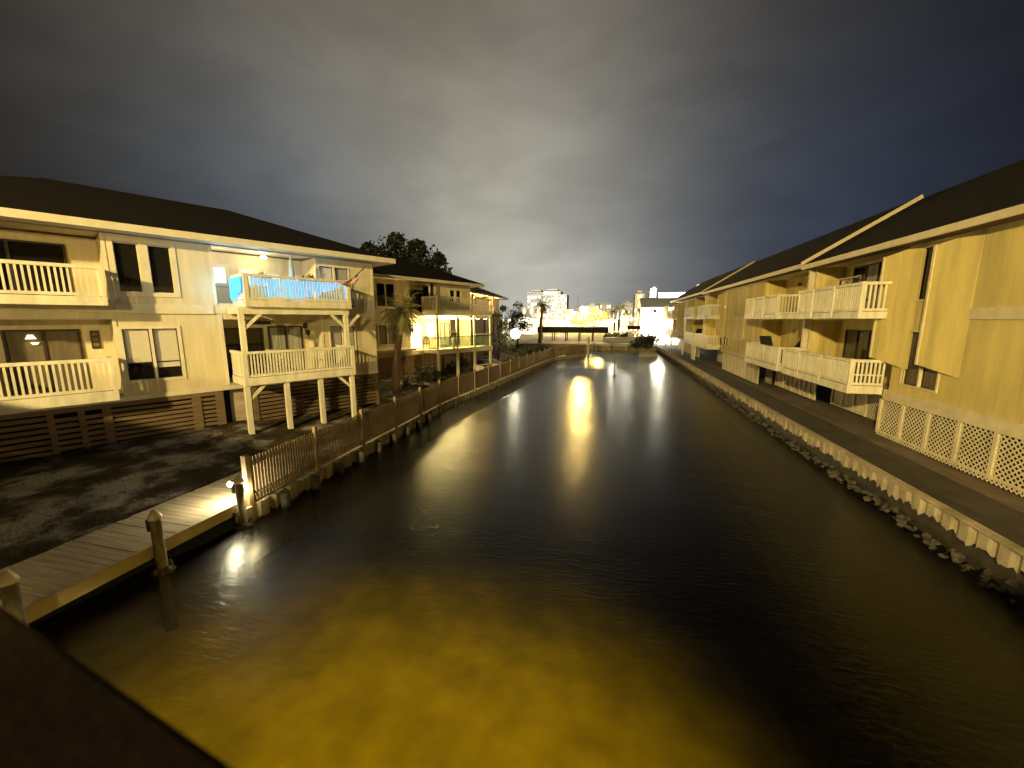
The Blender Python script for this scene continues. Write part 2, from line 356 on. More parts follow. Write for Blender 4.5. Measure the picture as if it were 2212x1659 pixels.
def window(parent, sg, s0, s1, z0, z1, o, trim, pane, n=2, casing=0.10, mull=0.10, fill=None, depth=0.10, name='window', muntin=None, rail=None, pane2=None, sash=0.03, sashmat="bronze_frame"):
    """casing proud of the wall plane o, panes set back; rail = height of a sash rail"""
    f = MB(sg); p = 0.035
    if trim:
        f.box(s0 - casing, s0, o - 0.02, o + p, z0 - casing, z1 + casing); f.box(s1, s1 + casing, o - 0.02, o + p, z0 - casing, z1 + casing)
        f.box(s0, s1, o - 0.02, o + p, z1, z1 + casing); f.box(s0, s1, o - 0.02, o + p, z0 - casing, z0)
    w = (s1 - s0 - mull * (n - 1)) / n
    for i in range(n - 1):
        a = s0 + w * (i + 1) + mull * i; f.box(a, a + mull, o - depth, o + p - 0.01, z0, z1)
    fr = f.build(name, trim or sashmat, parent) if f.v else None
    for i in range(n):
        a = s0 + i * (w + mull); b = a + w
        g = MB(sg); g.box(a, b, o - depth - 0.02, o - depth, z0, z1); g.build("pane", (pane2 if (pane2 and i) else pane), fr or parent)
        q = MB(sg)
        for (x0, x1, y0, y1) in ((a, a + sash, z0, z1), (b - sash, b, z0, z1), (a + sash, b - sash, z0, z0 + sash), (a + sash, b - sash, z1 - sash, z1)):
            q.box(x0, x1, o - depth, o - depth + 0.03, y0, y1)
        if rail:
            q.box(a + sash, b - sash, o - depth, o - depth + 0.03, rail - 0.02, rail + 0.02)
            lo = MB(sg); lo.box(a + sash, b - sash, o - depth, o - depth + 0.008, z0 + sash, rail - 0.02 - (0.18 if i else 0)); lo.build("lower_pane", fill or "dark_glass", fr or parent)
        q.build("sash", sashmat, fr or parent)
    return fr

def slider(parent, sg, s0, s1, z0, z1, o, panes, name='sliding_door', fr_w=0.06):
    f = MB(sg)
    f.box(s0, s0 + fr_w, o, o + 0.07, z0, z1); f.box(s1 - fr_w, s1, o, o + 0.07, z0, z1); f.box(s0 + fr_w, s1 - fr_w, o, o + 0.07, z1 - fr_w, z1); f.box(s0 + fr_w, s1 - fr_w, o, o + 0.07, z0, z0 + fr_w)
    n = len(panes); w = (s1 - s0 - 2 * fr_w) / n
    for i in range(1, n):
        a = s0 + fr_w + w * i; f.box(a - 0.035, a + 0.035, o, o + 0.06, z0 + fr_w, z1 - fr_w)
    d = f.build(name, "bronze_frame", parent)
    for i, pm in enumerate(panes):
        g = MB(sg); g.box(s0 + fr_w + w * i, s0 + fr_w + w * (i + 1), o - 0.01, o + 0.015, z0 + fr_w, z1 - fr_w); g.build("pane", pm, d)
    return d

def railing(parent, sg, p, q, zb, zt, mat_, gap=0.145, bw=0.045, rail_h=0.10, low=0.09, name="railing", mid=None, topw=0.10, solid=False):
    """balusters between a top board and a bottom board from p=(s,o) to q"""
    m = MB(sg); p = Vector((p[0], p[1], 0)); q = Vector((q[0], q[1], 0)); L = (q - p).length; d = (q - p) / L
    m.bar(p + zz * (zt - rail_h / 2), q + zz * (zt - rail_h / 2), topw, rail_h); m.bar(p + zz * (zb + low / 2), q + zz * (zb + low / 2), 0.05, low)
    if mid: m.bar(p + zz * mid, q + zz * mid, 0.04, 0.05)
    k = max(2, int(L / gap))
    for i in range(k + 1):
        c = p + d * (bw / 2 + (L - bw) * i / k)
        wj = bw if not solid else L / k * 0.96
        m.bar(c + zz * (zb + low), c + zz * (zt - rail_h), 0.035, wj, upv=d)
    return m.build(name, mat_, parent)

def balcony(parent, sg, s0, s1, o0, o1, zb, zt, mat_, deck_h=0.26, gap=0.145, bw=0.05, sides=(True, True), corner=0.10, front=True, solid_front=False, mid_side=None, solid_side=False, name="balcony"):
    """deck slab with rim board, railings with balusters, corner posts"""
    d = MB(sg); zf = zb + deck_h
    d.box(s0 + 0.03, s1 - 0.03, o0, o1 - 0.03, zb + 0.05, zf)
    d.box(s0, s1, o1 - 0.03, o1 + 0.01, zb, zf + 0.02)
    for s in ((s0, s0 + 0.03), (s1 - 0.03, s1)): d.box(s[0], s[1], o0, o1 - 0.03, zb, zf + 0.02)
    deck = d.build(name, mat_, parent)
    if front: railing(deck, sg, (s0 + corner, o1 - 0.05), (s1 - corner, o1 - 0.05), zf + 0.04, zt, mat_, gap, bw, solid=solid_front)
    if sides[0]: railing(deck, sg, (s0 + 0.05, o0), (s0 + 0.05, o1 - corner), zf + 0.04, zt, mat_, gap, bw, mid=mid_side, solid=solid_side)
    if sides[1]: railing(deck, sg, (s1 - 0.05, o0), (s1 - 0.05, o1 - corner), zf + 0.04, zt, mat_, gap, bw, mid=mid_side, solid=solid_side)
    for s in (s0, s1 - corner):
        c = MB(sg); c.box(s, s + corner, o1 - corner, o1, zf + 0.02, zt + 0.015); c.build("corner_post", mat_, deck)
    return deck

def hip_roof(parent, sg, s0, s1, o0, o1, ze, ridge_s0, ridge_s1, ridge_o, zr, fasc, fmat, name="roof", soff=True):
    m = MB(sg)
    a, b, c, d = (s0, o1, ze), (s1, o1, ze), (s1, o0, ze), (s0, o0, ze); r0, r1 = (ridge_s0, ridge_o, zr), (ridge_s1, ridge_o, zr)
    m.add([a, b, r1, r0], [(0, 1, 2, 3)]); m.add([b, c, r1], [(0, 1, 2)]); m.add([c, d, r0, r1], [(0, 1, 2, 3)]); m.add([d, a, r0], [(0, 1, 2)])
    rf = m.build(name, "shingle", parent, recalc=False)
    e = 0.012
    f = MB(sg); t = 0.04
    f.box(s0 + e, s1 - e, o1 - t - e, o1 - e, ze - fasc, ze - 0.004); f.box(s0 + e, s1 - e, o0 + e, o0 + t + e, ze - fasc, ze - 0.004)
    f.box(s0 + e, s0 + t + e, o0 + t + e, o1 - t - e, ze - fasc, ze - 0.004); f.box(s1 - t - e, s1 - e, o0 + t + e, o1 - t - e, ze - fasc, ze - 0.004)
    f.build("fascia", fmat, rf)
    if soff:
        g = MB(sg); g.box(s0 + t + 2 * e, s1 - t - 2 * e, o0 + t + 2 * e, o1 - t - 2 * e, ze - fasc + 0.01, ze - fasc + 0.04); g.build("soffit", "soffit_paint", rf)
    return rf

def post_with_braces(parent, sg, s, o, z0, z1, mat_, w=0.15, braces=(), name="post", bl=0.55):
    m = MB(sg); m.box(s - w / 2, s + w / 2, o - w / 2, o + w / 2, z0, z1); p = m.build(name, mat_, parent)
    for dr in braces:
        b = MB(sg); b.bar((s + dr * w / 2, o, z1 - bl), (s + dr * (bl + w / 2), o, z1 - 0.02), 0.09, 0.10); b.build("brace", mat_, p)
    return p

# leaf crowns
def leaves(mb, centers, n, size, seed=1, flat=0.6):
    rnd = random.Random(seed)
    for _ in range(n):
        c, r_ = rnd.choice(centers)
        v = Vector((rnd.gauss(0, 1), rnd.gauss(0, 1), rnd.gauss(0, 1) * flat)).normalized() * r_ * (rnd.random() ** 0.35)
        p = Vector(c) + Vector((v.x, v.y, v.z)); s = size * rnd.uniform(0.6, 1.4)
        a = Vector((rnd.gauss(0, 1), rnd.gauss(0, 1), rnd.gauss(0, 1))).normalized(); b = a.orthogonal().normalized(); b = (Matrix.Rotation(rnd.random() * 6.28, 3, a) @ b)
        c2 = a.cross(b)
        mb.add([p - b * s, p + c2 * s * 0.5, p + b * s, p - c2 * s * 0.5], [(0, 1, 2, 3)])
def frond(mb, base, az, el0, length, droop, wid, n=9, rnd=random):
    """an arching stem with leaflets on both sides"""
    p = Vector(base); d = Vector((math.cos(az) * math.cos(el0), math.sin(az) * math.cos(el0), math.sin(el0))); pts = [p.copy()]
    st = length / n
    for i in range(n):
        d = (d + Vector((0, 0, -droop * (0.5 + i / n)))).normalized(); p = p + d * st; pts.append(p.copy())
    mb.tube(pts, [0.02 * (1 - i / (n + 1)) + 0.004 for i in range(n + 1)], 4, False)
    for i in range(1, n + 1):
        d = (pts[i] - pts[i - 1]).normalized(); side = d.cross(Vector((0, 0, 1)))
        if side.length < 0.05: side = Vector((math.sin(az), -math.cos(az), 0))
        side.normalize()
        for k in (0.0, 0.5):
            q = pts[i - 1].lerp(pts[i], k); t_ = (i + k) / n; w = wid * math.sin(math.pi * min(1, 0.12 + 0.88 * t_)) + 0.05
            for sgn in (-1, 1):
                tip = q + side * sgn * w * rnd.uniform(0.7, 1.1) + d * w * 0.6 + Vector((0, 0, -w * rnd.uniform(0.2, 0.8)))
                mb.add([q - d * 0.034, q + d * 0.034, tip], [(0, 1, 2)])
def palm(name, label, loc, hgt, lean, crown_r, trunk_r, nf, seed, leafmat, barkmat, group=None, droop=0.22, dry=0):
    t = thing(name, label, "palm tree", loc, 0, group); rnd = random.Random(seed)
    z = loc[2]; tr = MB(); pts = []; rad = []
    for i in range(11):
        k = i / 10; pts.append((lean[0] * k * k, lean[1] * k * k, z + hgt * k)); rad.append(trunk_r * (1.25 - 0.45 * k + 0.05 * math.sin(i * 2.2)))
    tr.tube(pts, rad, 10); tr.build("trunk", barkmat, t)
    cr = MB(); top = Vector(pts[-1])
    for i in range(nf):
        az = 2.399 * i + rnd.uniform(-.3, .3); el = R(80) - R(115) * (i / nf) + rnd.uniform(-.15, .15)
        frond(cr, top + Vector((0, 0, 0.1)), az, el, crown_r * rnd.uniform(0.8, 1.15), droop, crown_r * 0.26, 8, rnd)
    cr.build("crown", leafmat, t, recalc=False)
    if dry:
        dr = MB()
        for i in range(dry):
            frond(dr, top + Vector((0, 0, -0.05)), 2.399 * i, R(-35) + rnd.uniform(-.3, .1), crown_r * rnd.uniform(0.6, 0.85), 0.30, crown_r * 0.18, 6, rnd)
        dr.build("dry_frond_skirt", "leaf_dry", t, recalc=False)
    return t
def tree(name, label, loc, centers, n, size, seed, leafmat, trunk_r=0.25, hgt=4.0, group=None, cat="tree"):
    t = thing(name, label, cat, loc, 0, group); rnd = random.Random(seed); z = loc[2]
    tr = MB(); tr.tube([(0, 0, z), (0.1, 0.05, z + hgt * 0.5), (0, 0, z + hgt)], [trunk_r * 1.3, trunk_r, trunk_r * 0.7], 9)
    for c, r_ in centers:
        if rnd.random() < 0.6: tr.tube([(0, 0, z + hgt * rnd.uniform(0.55, 0.95)), (c[0] * 0.5, c[1] * 0.5, z + (hgt + c[2]) * 0.5), (c[0], c[1], z + c[2])], [trunk_r * 0.45, trunk_r * 0.3, 0.03], 6)
    tr.build("trunk", "bark_dark", t)
    cr = MB(); leaves(cr, [((c[0], c[1], c[2] + z), r_) for c, r_ in centers], n, size, seed); cr.build("crown", leafmat, t, recalc=False)
    return t

# ------------------------------------------------------------------ setting: ground, water, bed
BANK = [(-8.6, -30), (-8.6, 7.0), (-8.7, 14), (-8.85, 20), (-8.45, 25), (-7.6, 35), (-6.5, 48), (-3.1, 55.2)]
def bank_x(y):
    for (x0, y0), (x1, y1) in zip(BANK, BANK[1:]):
        if y0 <= y <= y1: return x0 + (x1 - x0) * (y - y0) / (y1 - y0)
    return BANK[-1][0]
def yard_z(x, y):
    d = bank_x(y) - x
    base = 0.42 + 0.45 * max(0, min(1, (d - 2.0) / 4.0)) + (0.05 * max(0, min(1, (y - 20) / 20)))
    return base + 0.05 * math.sin(x * 1.7 + y * 0.6) * math.cos(y * 1.1 - x * 0.4) * max(0, min(1, d - 0.3))
g = MB(); ys = [-30, -15, -6] + [i * 0.9 - 3 for i in range(66)]; ys = [y for y in ys if y <= 56] ; ds = [0.22] + [0.6 * i for i in range(1, 26)] + [18, 24, 34, 50, 80, 140, 300]
for y in ys:
    for d in ds: x = bank_x(y) - d; g.v.append(Vector((x, y, yard_z(x, y)))) 
nd = len(ds)
for i in range(len(ys) - 1):
    for k in range(nd - 1): g.f.append((i * nd + k, i * nd + k + 1, (i + 1) * nd + k + 1, (i + 1) * nd + k)); g.sm.append(True)
structure(g.build("yard_ground", "yard_soil"))
g = MB(); g.box(7.62, 9.0, -20, 66, -1.5, 0.86); structure(g.build("grass_verge", "grass_strip"))
g = MB(); g.box(8.85, 300, -20, 66, -1.5, 0.88); structure(g.build("path", "path_dirt"))
g = MB(); g.box(-700, 900, 66.4, 3000, -2, 0.9); structure(g.build("far_ground", "path_dirt"))
w = MB(); w.add([(-300, -60, 0), (300, -60, 0), (300, 66.3, 0), (-300, 66.3, 0)], [(0, 1, 2, 3)]); structure(w.build("water", "water"))
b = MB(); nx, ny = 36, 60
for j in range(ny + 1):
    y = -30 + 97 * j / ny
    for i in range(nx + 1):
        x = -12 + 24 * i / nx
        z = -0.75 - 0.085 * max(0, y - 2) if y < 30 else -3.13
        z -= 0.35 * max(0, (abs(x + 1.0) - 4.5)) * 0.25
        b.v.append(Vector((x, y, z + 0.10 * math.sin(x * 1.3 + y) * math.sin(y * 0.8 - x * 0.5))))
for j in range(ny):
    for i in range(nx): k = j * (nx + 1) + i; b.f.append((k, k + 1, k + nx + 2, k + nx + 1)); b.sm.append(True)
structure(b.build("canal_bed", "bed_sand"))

# ------------------------------------------------------------------ street lamps of the bridge, above and beside the camera (their light is in the photo)
def street_lamp(label, x, y, zt, power, col):
    t = thing("street_lamp", label, "street lamp", (x, y, 3.4), 0, "street lamps behind the bridge")
    m = MB(); m.tube([(0, 0, 3.4), (0, 0, zt - 0.3), (0.1, 0.3, zt), (0.2, 1.0, zt + 0.1)], [0.10, 0.07, 0.05, 0.045], 8); m.build("pole", "black_metal", t)
    m = MB(); m.box(0.02, 0.38, 0.8, 1.5, zt + 0.02, zt + 0.16); m.build("lamp_head", "black_metal", t)
    l = lamp('POINT', "lamp_light", (0, 0, 0), power, col, 0.55); l.parent = t; l.location = (0.2, 1.2, zt - 0.2 - 3.4)
street_lamp("tall street lamp on the road behind the bridge to the left", -10.5, -22.0, 14.8, 88000, (1.0, 0.77, 0.31))
street_lamp("tall street lamp on the road behind the bridge to the right", 3.0, -26.0, 9.6, 24000, (1.0, 0.79, 0.33))
t = thing("bridge_light", "lamp on a long arm over the bridge edge shining down on the shallow water", "lamp", (-3.4, -1.2, 3.4), 0)
m = MB(); m.tube([(0, 0, 3.4), (0, 0, 8.0), (0.3, 0.5, 8.5), (2.3, 3.2, 8.6)], [0.09, 0.06, 0.05, 0.04], 8); m.build("pole", "black_metal", t)
m = MB(); m.box(2.1, 2.5, 3.0, 3.5, 8.5, 8.62); m.build("lamp_head", "black_metal", t)
l = lamp('SPOT', "lamp_light", (0, 0, 0), 11500, (1.0, 0.82, 0.07), 0.15, target=(-0.15, 0.13, -1.0), cone=70, blend=1.0); l.parent = t; l.location = (2.3, 3.25, 5.0)
# bridge the photographer stands on: timber parapet filling the lower left corner
t = thing("bridge", "dark timber bridge parapet cutting across the lower left corner", "bridge", (-0.8, -1.5, 3.2), 0)
a, bq = Vector((-1.06, 0.40)), Vector((-0.38, 0.285)); dr = (bq - a).normalized(); nr = Vector((dr.y, -dr.x))
def par(u, v): q = a + dr * u + nr * v; return (q.x + 0.8, q.y + 1.5)
m = MB(); m.prism([par(-16, 0), par(7.6, 0), par(7.6, 0.62), par(-16, 0.62)], 4.40, 4.5); o = m.build("cap_board", "bridge_paint", t)  # unseen runs lengthened so their shadow darkens the near banks
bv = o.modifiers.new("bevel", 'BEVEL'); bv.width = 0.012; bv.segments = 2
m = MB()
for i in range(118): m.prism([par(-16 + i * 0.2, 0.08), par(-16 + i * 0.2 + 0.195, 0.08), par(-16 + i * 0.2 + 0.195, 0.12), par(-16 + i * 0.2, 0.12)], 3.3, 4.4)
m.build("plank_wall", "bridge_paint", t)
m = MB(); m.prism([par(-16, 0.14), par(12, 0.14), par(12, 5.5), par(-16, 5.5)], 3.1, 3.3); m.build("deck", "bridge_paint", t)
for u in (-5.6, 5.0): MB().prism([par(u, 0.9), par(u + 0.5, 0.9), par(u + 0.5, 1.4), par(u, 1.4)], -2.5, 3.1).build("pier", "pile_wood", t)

# ================================================================== LEFT APARTMENT HOUSE (frame: s along the front, o out towards the canal)
A1 = R(26.8); C0 = Vector((-11.6, 18.04, 0)); d1 = Vector((math.sin(A1), math.cos(A1), 0)); n1 = Vector((d1.y, -d1.x, 0))
RZ1 = math.atan2(d1.y, d1.x); G1 = 0.80
def P1(s, o, z): return C0 + d1 * s + n1 * o + zz * z
h1 = thing("apartment_house", "large cream two storey house at left with blue lights along its upper balcony", "house", (C0.x, C0.y, G1), RZ1)
K = -1
S0, ZS, ZU, ZE = -15.0, 2.36, 5.22, 7.74
m = MB(K)
lowholes = [(-13.0, -9.45, 2.5, 5.0), (-6.5, -2.72, 2.5, 5.0), (-9.3, -7.86, 2.94, 4.68), (-2.34, -1.14, 2.96, 4.68)]
uphole = [(-13.0, -9.45, 5.6, 7.72), (-6.6, -2.78, 5.6, 7.72), (-9.2, -7.76, 5.9, 7.5), (-2.66, -1.30, 6.0, 7.36)]
wall_grid(m, S0, 0, ZS, ZU, -0.16, 0.0, lowholes)
wall_grid(m, S0, 0, ZU, ZE, -0.16, 0.04, uphole)
m.box(-0.16, 0, -9.0, -0.16, ZS, ZE); m.box(S0, S0 + 0.16, -9.0, -0.16, ZS, ZE); m.box(S0, 0, -9.16, -9.0, ZS, ZE)
m.build("wall", "siding_cream", h1)
for (a, bb, zl, zh) in ((-13.0, -9.45, 2.5, 5.0), (-6.5, -2.72, 2.5, 5.0), (-13.0, -9.45, 5.6, 7.7), (-6.6, -2.78, 5.6, 7.7)):   # recess linings behind the balconies
    m = MB(K); m.box(a - 0.12, bb + 0.12, -1.5, -1.4, zl, zh); m.box(a - 0.12, a, -1.4, -0.165, zl, zh); m.box(bb, bb + 0.12, -1.4, -0.165, zl, zh); m.build("porch_wall", "siding_cream", h1)
each("porch_ceiling", "soffit_paint", h1, [(a, bb, -1.4, -0.17, 5.0, 5.1) for a, bb in ((-13.0, -9.45), (-6.5, -2.72))], K)
each("porch_floor", "dock_wood", h1, [(a, bb, -1.4, 0.0, z, z + 0.12) for z in (2.40, 5.50) for a, bb in ((-13.0, -9.45), (-6.5, -2.76))], K)
each("band_trim", "trim_cream", h1, [(a, bb, 0.042, 0.075, 5.20, 5.52) for a, bb in ((S0 + .02, -13.1), (-9.36, -6.72), (-2.66, -0.02))] + [(S0, -0.01, -0.02, 0.035, 2.26, 2.42)], K)
each("corner_board", "trim_cream", h1, [(q_ - 0.05, q_ + 0.05, 0.002, 0.028, 2.43, 5.18) for q_ in (-9.44, -6.52, -2.70)] + [(q_ - 0.05, q_ + 0.05, 0.043, 0.065, 5.53, 7.70) for q_ in (-9.42, -6.62, -2.76, -0.07)], K)
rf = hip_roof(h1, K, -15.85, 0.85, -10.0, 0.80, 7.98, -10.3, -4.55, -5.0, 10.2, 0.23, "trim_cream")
# corner bracket under the eave at the far end
# windows
window(h1, K, -9.2, -7.76, 5.9, 7.5, 0.04, "trim_cream", "dark_glass", 2, 0.13, 0.24, sashmat="trim_cream")
window(h1, K, -9.3, -7.86, 2.94, 4.68, 0.0, "trim_cream", "blind_cream", 2, 0.09, 0.07, rail=3.52, fill="dark_glass")
window(h1, K, -2.34, -1.14, 2.96, 4.68, 0.0, "trim_cream", "blind_grey", 2, 0.05, 0.05, rail=3.6, fill="dark_glass")
window(h1, K, -2.66, -1.30, 6.0, 7.36, 0.04, "trim_cream", "blind_cream", 2, 0.05, 0.09, pane2="blind_grey")
slider(h1, K, -11.85, -10.2, 2.55, 4.68, -1.40, ["curtain_brown", "curtain_brown"])
slider(h1, K, -12.6, -10.2, 5.65, 7.42, -1.40, ["dark_glass", "dark_glass"])
slider(h1, K, -6.2, -4.72, 2.55, 4.64, -1.40, ["dark_glass", "dark_glass"])
slider(h1, K, -4.50, -3.05, 2.55, 4.70, -1.40, ["curtain", "curtain"])
for i, (a, bb) in enumerate(((-6.32, -5.82), (-5.30, -4.85), (-4.30, -3.75), (-3.30, -2.98))):
    window(h1, K, a, bb, 6.45, 7.12 - 0.06 * i, -1.40, "trim_cream", "window_lit_cool", 1, 0.10, 0.05, name="lit_window", depth=0.0, sashmat="trim_cream")
# skirt: horizontal slats between posts under the house
def slats(s0, s1, z0, z1, n, o=-0.04):
    q = MB(K); st = (z1 - z0) / n
    for i in range(n): q.box(s0, s1, o - 0.03, o, z0 + i * st, z0 + i * st + st * 0.66)
    q.build("skirt_slats", "slat_wood", h1)
slats(-14.9, -11.25, 0.82, 2.10, 7); slats(-11.1, -10.6, 0.9, 2.0, 6); slats(-10.45, -10.05, 0.9, 2.0, 6); slats(-9.84, -7.70, 0.78, 2.08, 8); slats(-7.44, -6.98, 0.78, 2.08, 8); slats(-5.55, -0.1, 0.72, 2.24, 9)
q = MB(K); q.box(-14.9, -0.05, -0.45, -0.40, 0.6, 2.26); q.build("crawl_shade_sheet", "shade_black", h1)  # black sheet painting the shade behind the slats
for (a, bb) in ((-11.25, -11.1), (-10.6, -10.45), (-10.05, -9.84), (-7.70, -7.44), (-6.98, -6.72), (-5.72, -5.55), (-0.12, -0.0)): MB(K).box(a, bb, -0.14, 0.0, 0.6, 2.255).build("skirt_post", "slat_wood", h1)
each("skirt_beam", "slat_wood", h1, [(-14.9, -6.72, -0.05, 0.012, 2.10, 2.25), (-5.55, -0.12, -0.05, -0.035, 2.16, 2.255)], K)
q = MB(K); q.box(-6.45, -5.95, -0.30, -0.26, 0.75, 2.2); q.build("crawl_door", "dock_wood", h1)
# balconies
b_ul = balcony(h1, K, -13.2, -9.58, 0.08, 0.95, 5.42, 6.60, "rail_paint", 0.24, 0.12, 0.05)
b_ll = balcony(h1, K, -13.2, -9.66, 0.04, 0.95, 2.46, 3.81, "rail_paint", 0.30, 0.128, 0.055)
b_ur = balcony(h1, K, -6.08, -2.05, 0.08, 1.6, 5.46, 6.66, "rail_paint", 0.24, 0.108, 0.042, corner=0.14)
b_lr = balcony(h1, K, -6.36, -2.05, 0.04, 1.6, 2.54, 3.82, "rail_paint", 0.27, 0.108, 0.046, corner=0.14)
for s, br in ((-6.30, (1,)), (-4.92, ()), (-3.58, ()), (-2.18, (-1,))): post_with_braces(h1, K, s, 1.45, 0.40, 2.56, "rail_paint", 0.17, br)
for s, br in ((-6.22, (1,)), (-2.25, (-1, 1))): post_with_braces(h1, K, s, 1.38, 2.85, 5.22, "rail_paint", 0.17, br)
q = MB(K); q.box(-6.3, -2.1, 1.30, 1.44, 5.20, 5.46); q.box(-6.3, -6.16, 0.1, 1.30, 5.20, 5.46); q.box(-2.24, -2.1, 0.1, 1.30, 5.20, 5.46); q.build("beam", "rail_paint", b_ur)
q = MB(K); q.ball((-4.6, -0.7, 7.58), 0.13, 10, 6, 0.5); q.build("ceiling_lamp", "bulb_warm", h1)
lp = lamp('POINT', "porch_light", P1(-4.9, -0.7, 7.35), 24, (1.0, 0.80, 0.48), 0.12)
lp = lamp('POINT', "porch_light", P1(-6.1, -0.6, 7.30), 17, (1.0, 0.84, 0.55), 0.12)

# things on the left house
def on1(name, label, cat, s, o, z, group=None): 
    p = P1(s, o, z); return thing(name, label, cat, p, RZ1, group)
def blue():
    t = on1("string_lights", "cyan blue string lights hung inside the upper balcony railing", "string lights", -4.0, 1.4, 5.75)
    rnd = random.Random(3)
    def curtain(s0, s1, o0, o1, n, fl, matn):
        q = MB(K); top = 6.53
        q.bar((s0, o0, top), (s1, o1, top), 0.018, 0.018)
        for i in range(n):
            k = (i + 0.5) / n; s = s0 + (s1 - s0) * k; o = o0 + (o1 - o0) * k; ln = fl(k) * rnd.uniform(0.8, 1.05)
            if ln < 0.03: continue
            q.bar((s, o, top), (s, o, top - ln), 0.046, 0.036)
        q.v = [Vector((v.x + 4.0, v.y - 1.4, v.z)) for v in q.v]
        q.build("light_strand", matn, t)
    curtain(-6.13, -6.13, 0.12, 1.42, 22, lambda k: 0.86 - 0.40 * k * (1 if k > .35 else 0), "blue_led")
    curtain(-5.85, -5.30, 1.46, 1.46, 9, lambda k: 0.30, "blue_led_pale")
    curtain(-5.28, -4.95, 1.46, 1.46, 8, lambda k: 0.75, "blue_led")
    curtain(-4.95, -4.55, 1.46, 1.46, 7, lambda k: 0.80 if int(k * 7) % 2 else 0.3, "blue_led_pale")
    curtain(-4.55, -3.95, 1.46, 1.46, 14, lambda k: 0.80, "blue_led")
    curtain(-3.95, -3.38, 1.46, 1.46, 9, lambda k: 0.72 if int(k * 9) % 3 else 0.4, "blue_led")
    curtain(-3.35, -2.25, 1.46, 1.46, 22, lambda k: 0.50 * (1 - k) + 0.04, "blue_led")
    curtain(-2.25, -2.20, 1.46, 1.46, 1, lambda k: 0.75, "blue_led_pale")
blue()
for s, o, pw in ((-5.6, 1.0, 24), (-4.5, 1.1, 24), (-3.2, 1.1, 18), (-6.55, 0.8, 26)): lamp('POINT', "blue_glow", P1(s, o, 6.2), pw, (0.05, 0.50, 1.0), 0.06)
# closed parasol
t = on1("closed_parasol", "closed blue grey parasol standing behind the upper balcony railing", "parasol", -4.15, 0.9, 5.72)
q = MB(K); q.tube([(0, 0, 5.72), (0, 0, 7.6)], 0.025, 8); q.build("pole", "black_metal", t)
q = MB(K); q.tube([(0, 0, 6.30), (0, 0, 6.7), (0, 0, 7.25), (0, 0, 7.62)], [0.13, 0.12, 0.075, 0.02], 8); q.build("folded_canopy", "umbrella_cloth", t)
t = on1("potted_plant", "dark round potted plant showing above the blue lit railing", "plant", -3.55, 1.05, 5.72)
q = MB(K); q.tube([(0, 0, 5.72), (0, 0, 6.3)], [0.13, 0.19], 10); q.build("pot", "ceramic", t)
q = MB(K); leaves(q, [((0, 0, 6.62), 0.26), ((0.15, 0, 6.55), 0.22), ((-0.22, 0, 6.5), 0.2)], 420, 0.06, 5); q.build("foliage", "leaf_dark", t, recalc=False)
t = on1("potted_plant", "pale leafy potted plant beside the lit window of the upper balcony", "plant", -5.1, 0.6, 5.72)
q = MB(K); q.tube([(0, 0, 5.72), (0, 0, 6.3)], [0.12, 0.17], 10); q.build("pot", "ceramic", t)
q = MB(K); leaves(q, [((0, 0, 6.68), 0.2), ((0.12, 0, 6.55), 0.18)], 240, 0.06, 8); q.build("foliage", "leaf_green", t, recalc=False)
t = on1("garden_ornament", "small ring shaped ornament on the upper balcony rail", "ornament", -3.22, 1.52, 6.67)
q = MB(K)
for k in range(3): 
    c = (0.07 * math.cos(2.1 * k), 0, 6.83 + 0.07 * math.sin(2.1 * k)); q.tube([(c[0] + 0.06 * math.cos(a * .7), 0, c[2] + 0.06 * math.sin(a * .7)) for a in range(10)], 0.016, 5)
q.box(-0.05, 0.05, -0.03, 0.03, 6.67, 6.72); rn = q.build("ring_figure", "ceramic", t)
# flag on a leaning staff at the far corner of the upper balcony
t = on1("flag", "drooping red and white striped flag on a staff at the balcony corner", "flag", -2.0, 1.6, 6.3)
q = MB(K); q.bar((0.0, 0.05, 6.3), (0.52, 0.30, 7.32), 0.03, 0.03); q.build("staff", "black_metal", t)
q = MB(K)
def droop(u, v): # u along the cloth from staff, v across
    a = Vector((0.36 + 0.12 * v, 0.24 + 0.05 * v, 6.98 + 0.26 * v)); b_ = Vector((-0.75, 0.05, 6.66 + 0.03 * v))
    p = a.lerp(b_, u); p.z -= 0.34 * math.sin(math.pi * u) * (1.0 - 0.25 * v) + 0.05 * u; p.y += 0.06 * math.sin(u * 9 + v * 2); return p
for name, mats_, vs in (("red_stripes", "flag_red", (0, 2, 4)), ("white_stripes", "flag_white", (1, 3))):
    q = MB(K)
    for r_ in vs:
        for i in range(10):
            q.add([droop(i / 10, r_ / 5), droop((i + 1) / 10, r_ / 5), droop((i + 1) / 10, (r_ + 1) / 5), droop(i / 10, (r_ + 1) / 5)], [(0, 1, 2, 3)])
    q.build(name, mats_, t, recalc=False)
q = MB(K); q.add([droop(0, 0.5) + Vector((0, .01, 0)), droop(.3, .5) + Vector((0, .012, 0)), droop(.3, 1.05) + Vector((0, .012, .02)), droop(0, 1.1) + Vector((0, .01, .02))], [(0, 1, 2, 3)]); q.build("dark_canton", "flag_blue", t, recalc=False)
t = on1("plant_hook", "thin black hook pole fixed beside the corner of the upper balcony", "hook pole", -1.92, 1.55, 5.3)
q = MB(K); q.tube([(0, 0, 5.6), (0.02, 0, 6.65), (-0.05, 0, 6.72)], 0.022, 6); q.box(-0.08, 0.02, -0.03, 0.03, 5.55, 5.62); q.build("hook", "black_metal", t)
t = on1("staff", "thin black staff rising above the rail at the blind covered window", "staff", -2.62, 1.50, 6.66)
q = MB(K); q.tube([(0, 0, 6.66), (-0.02, 0, 7.16)], 0.014, 6); q.build("rod", "black_metal", t)
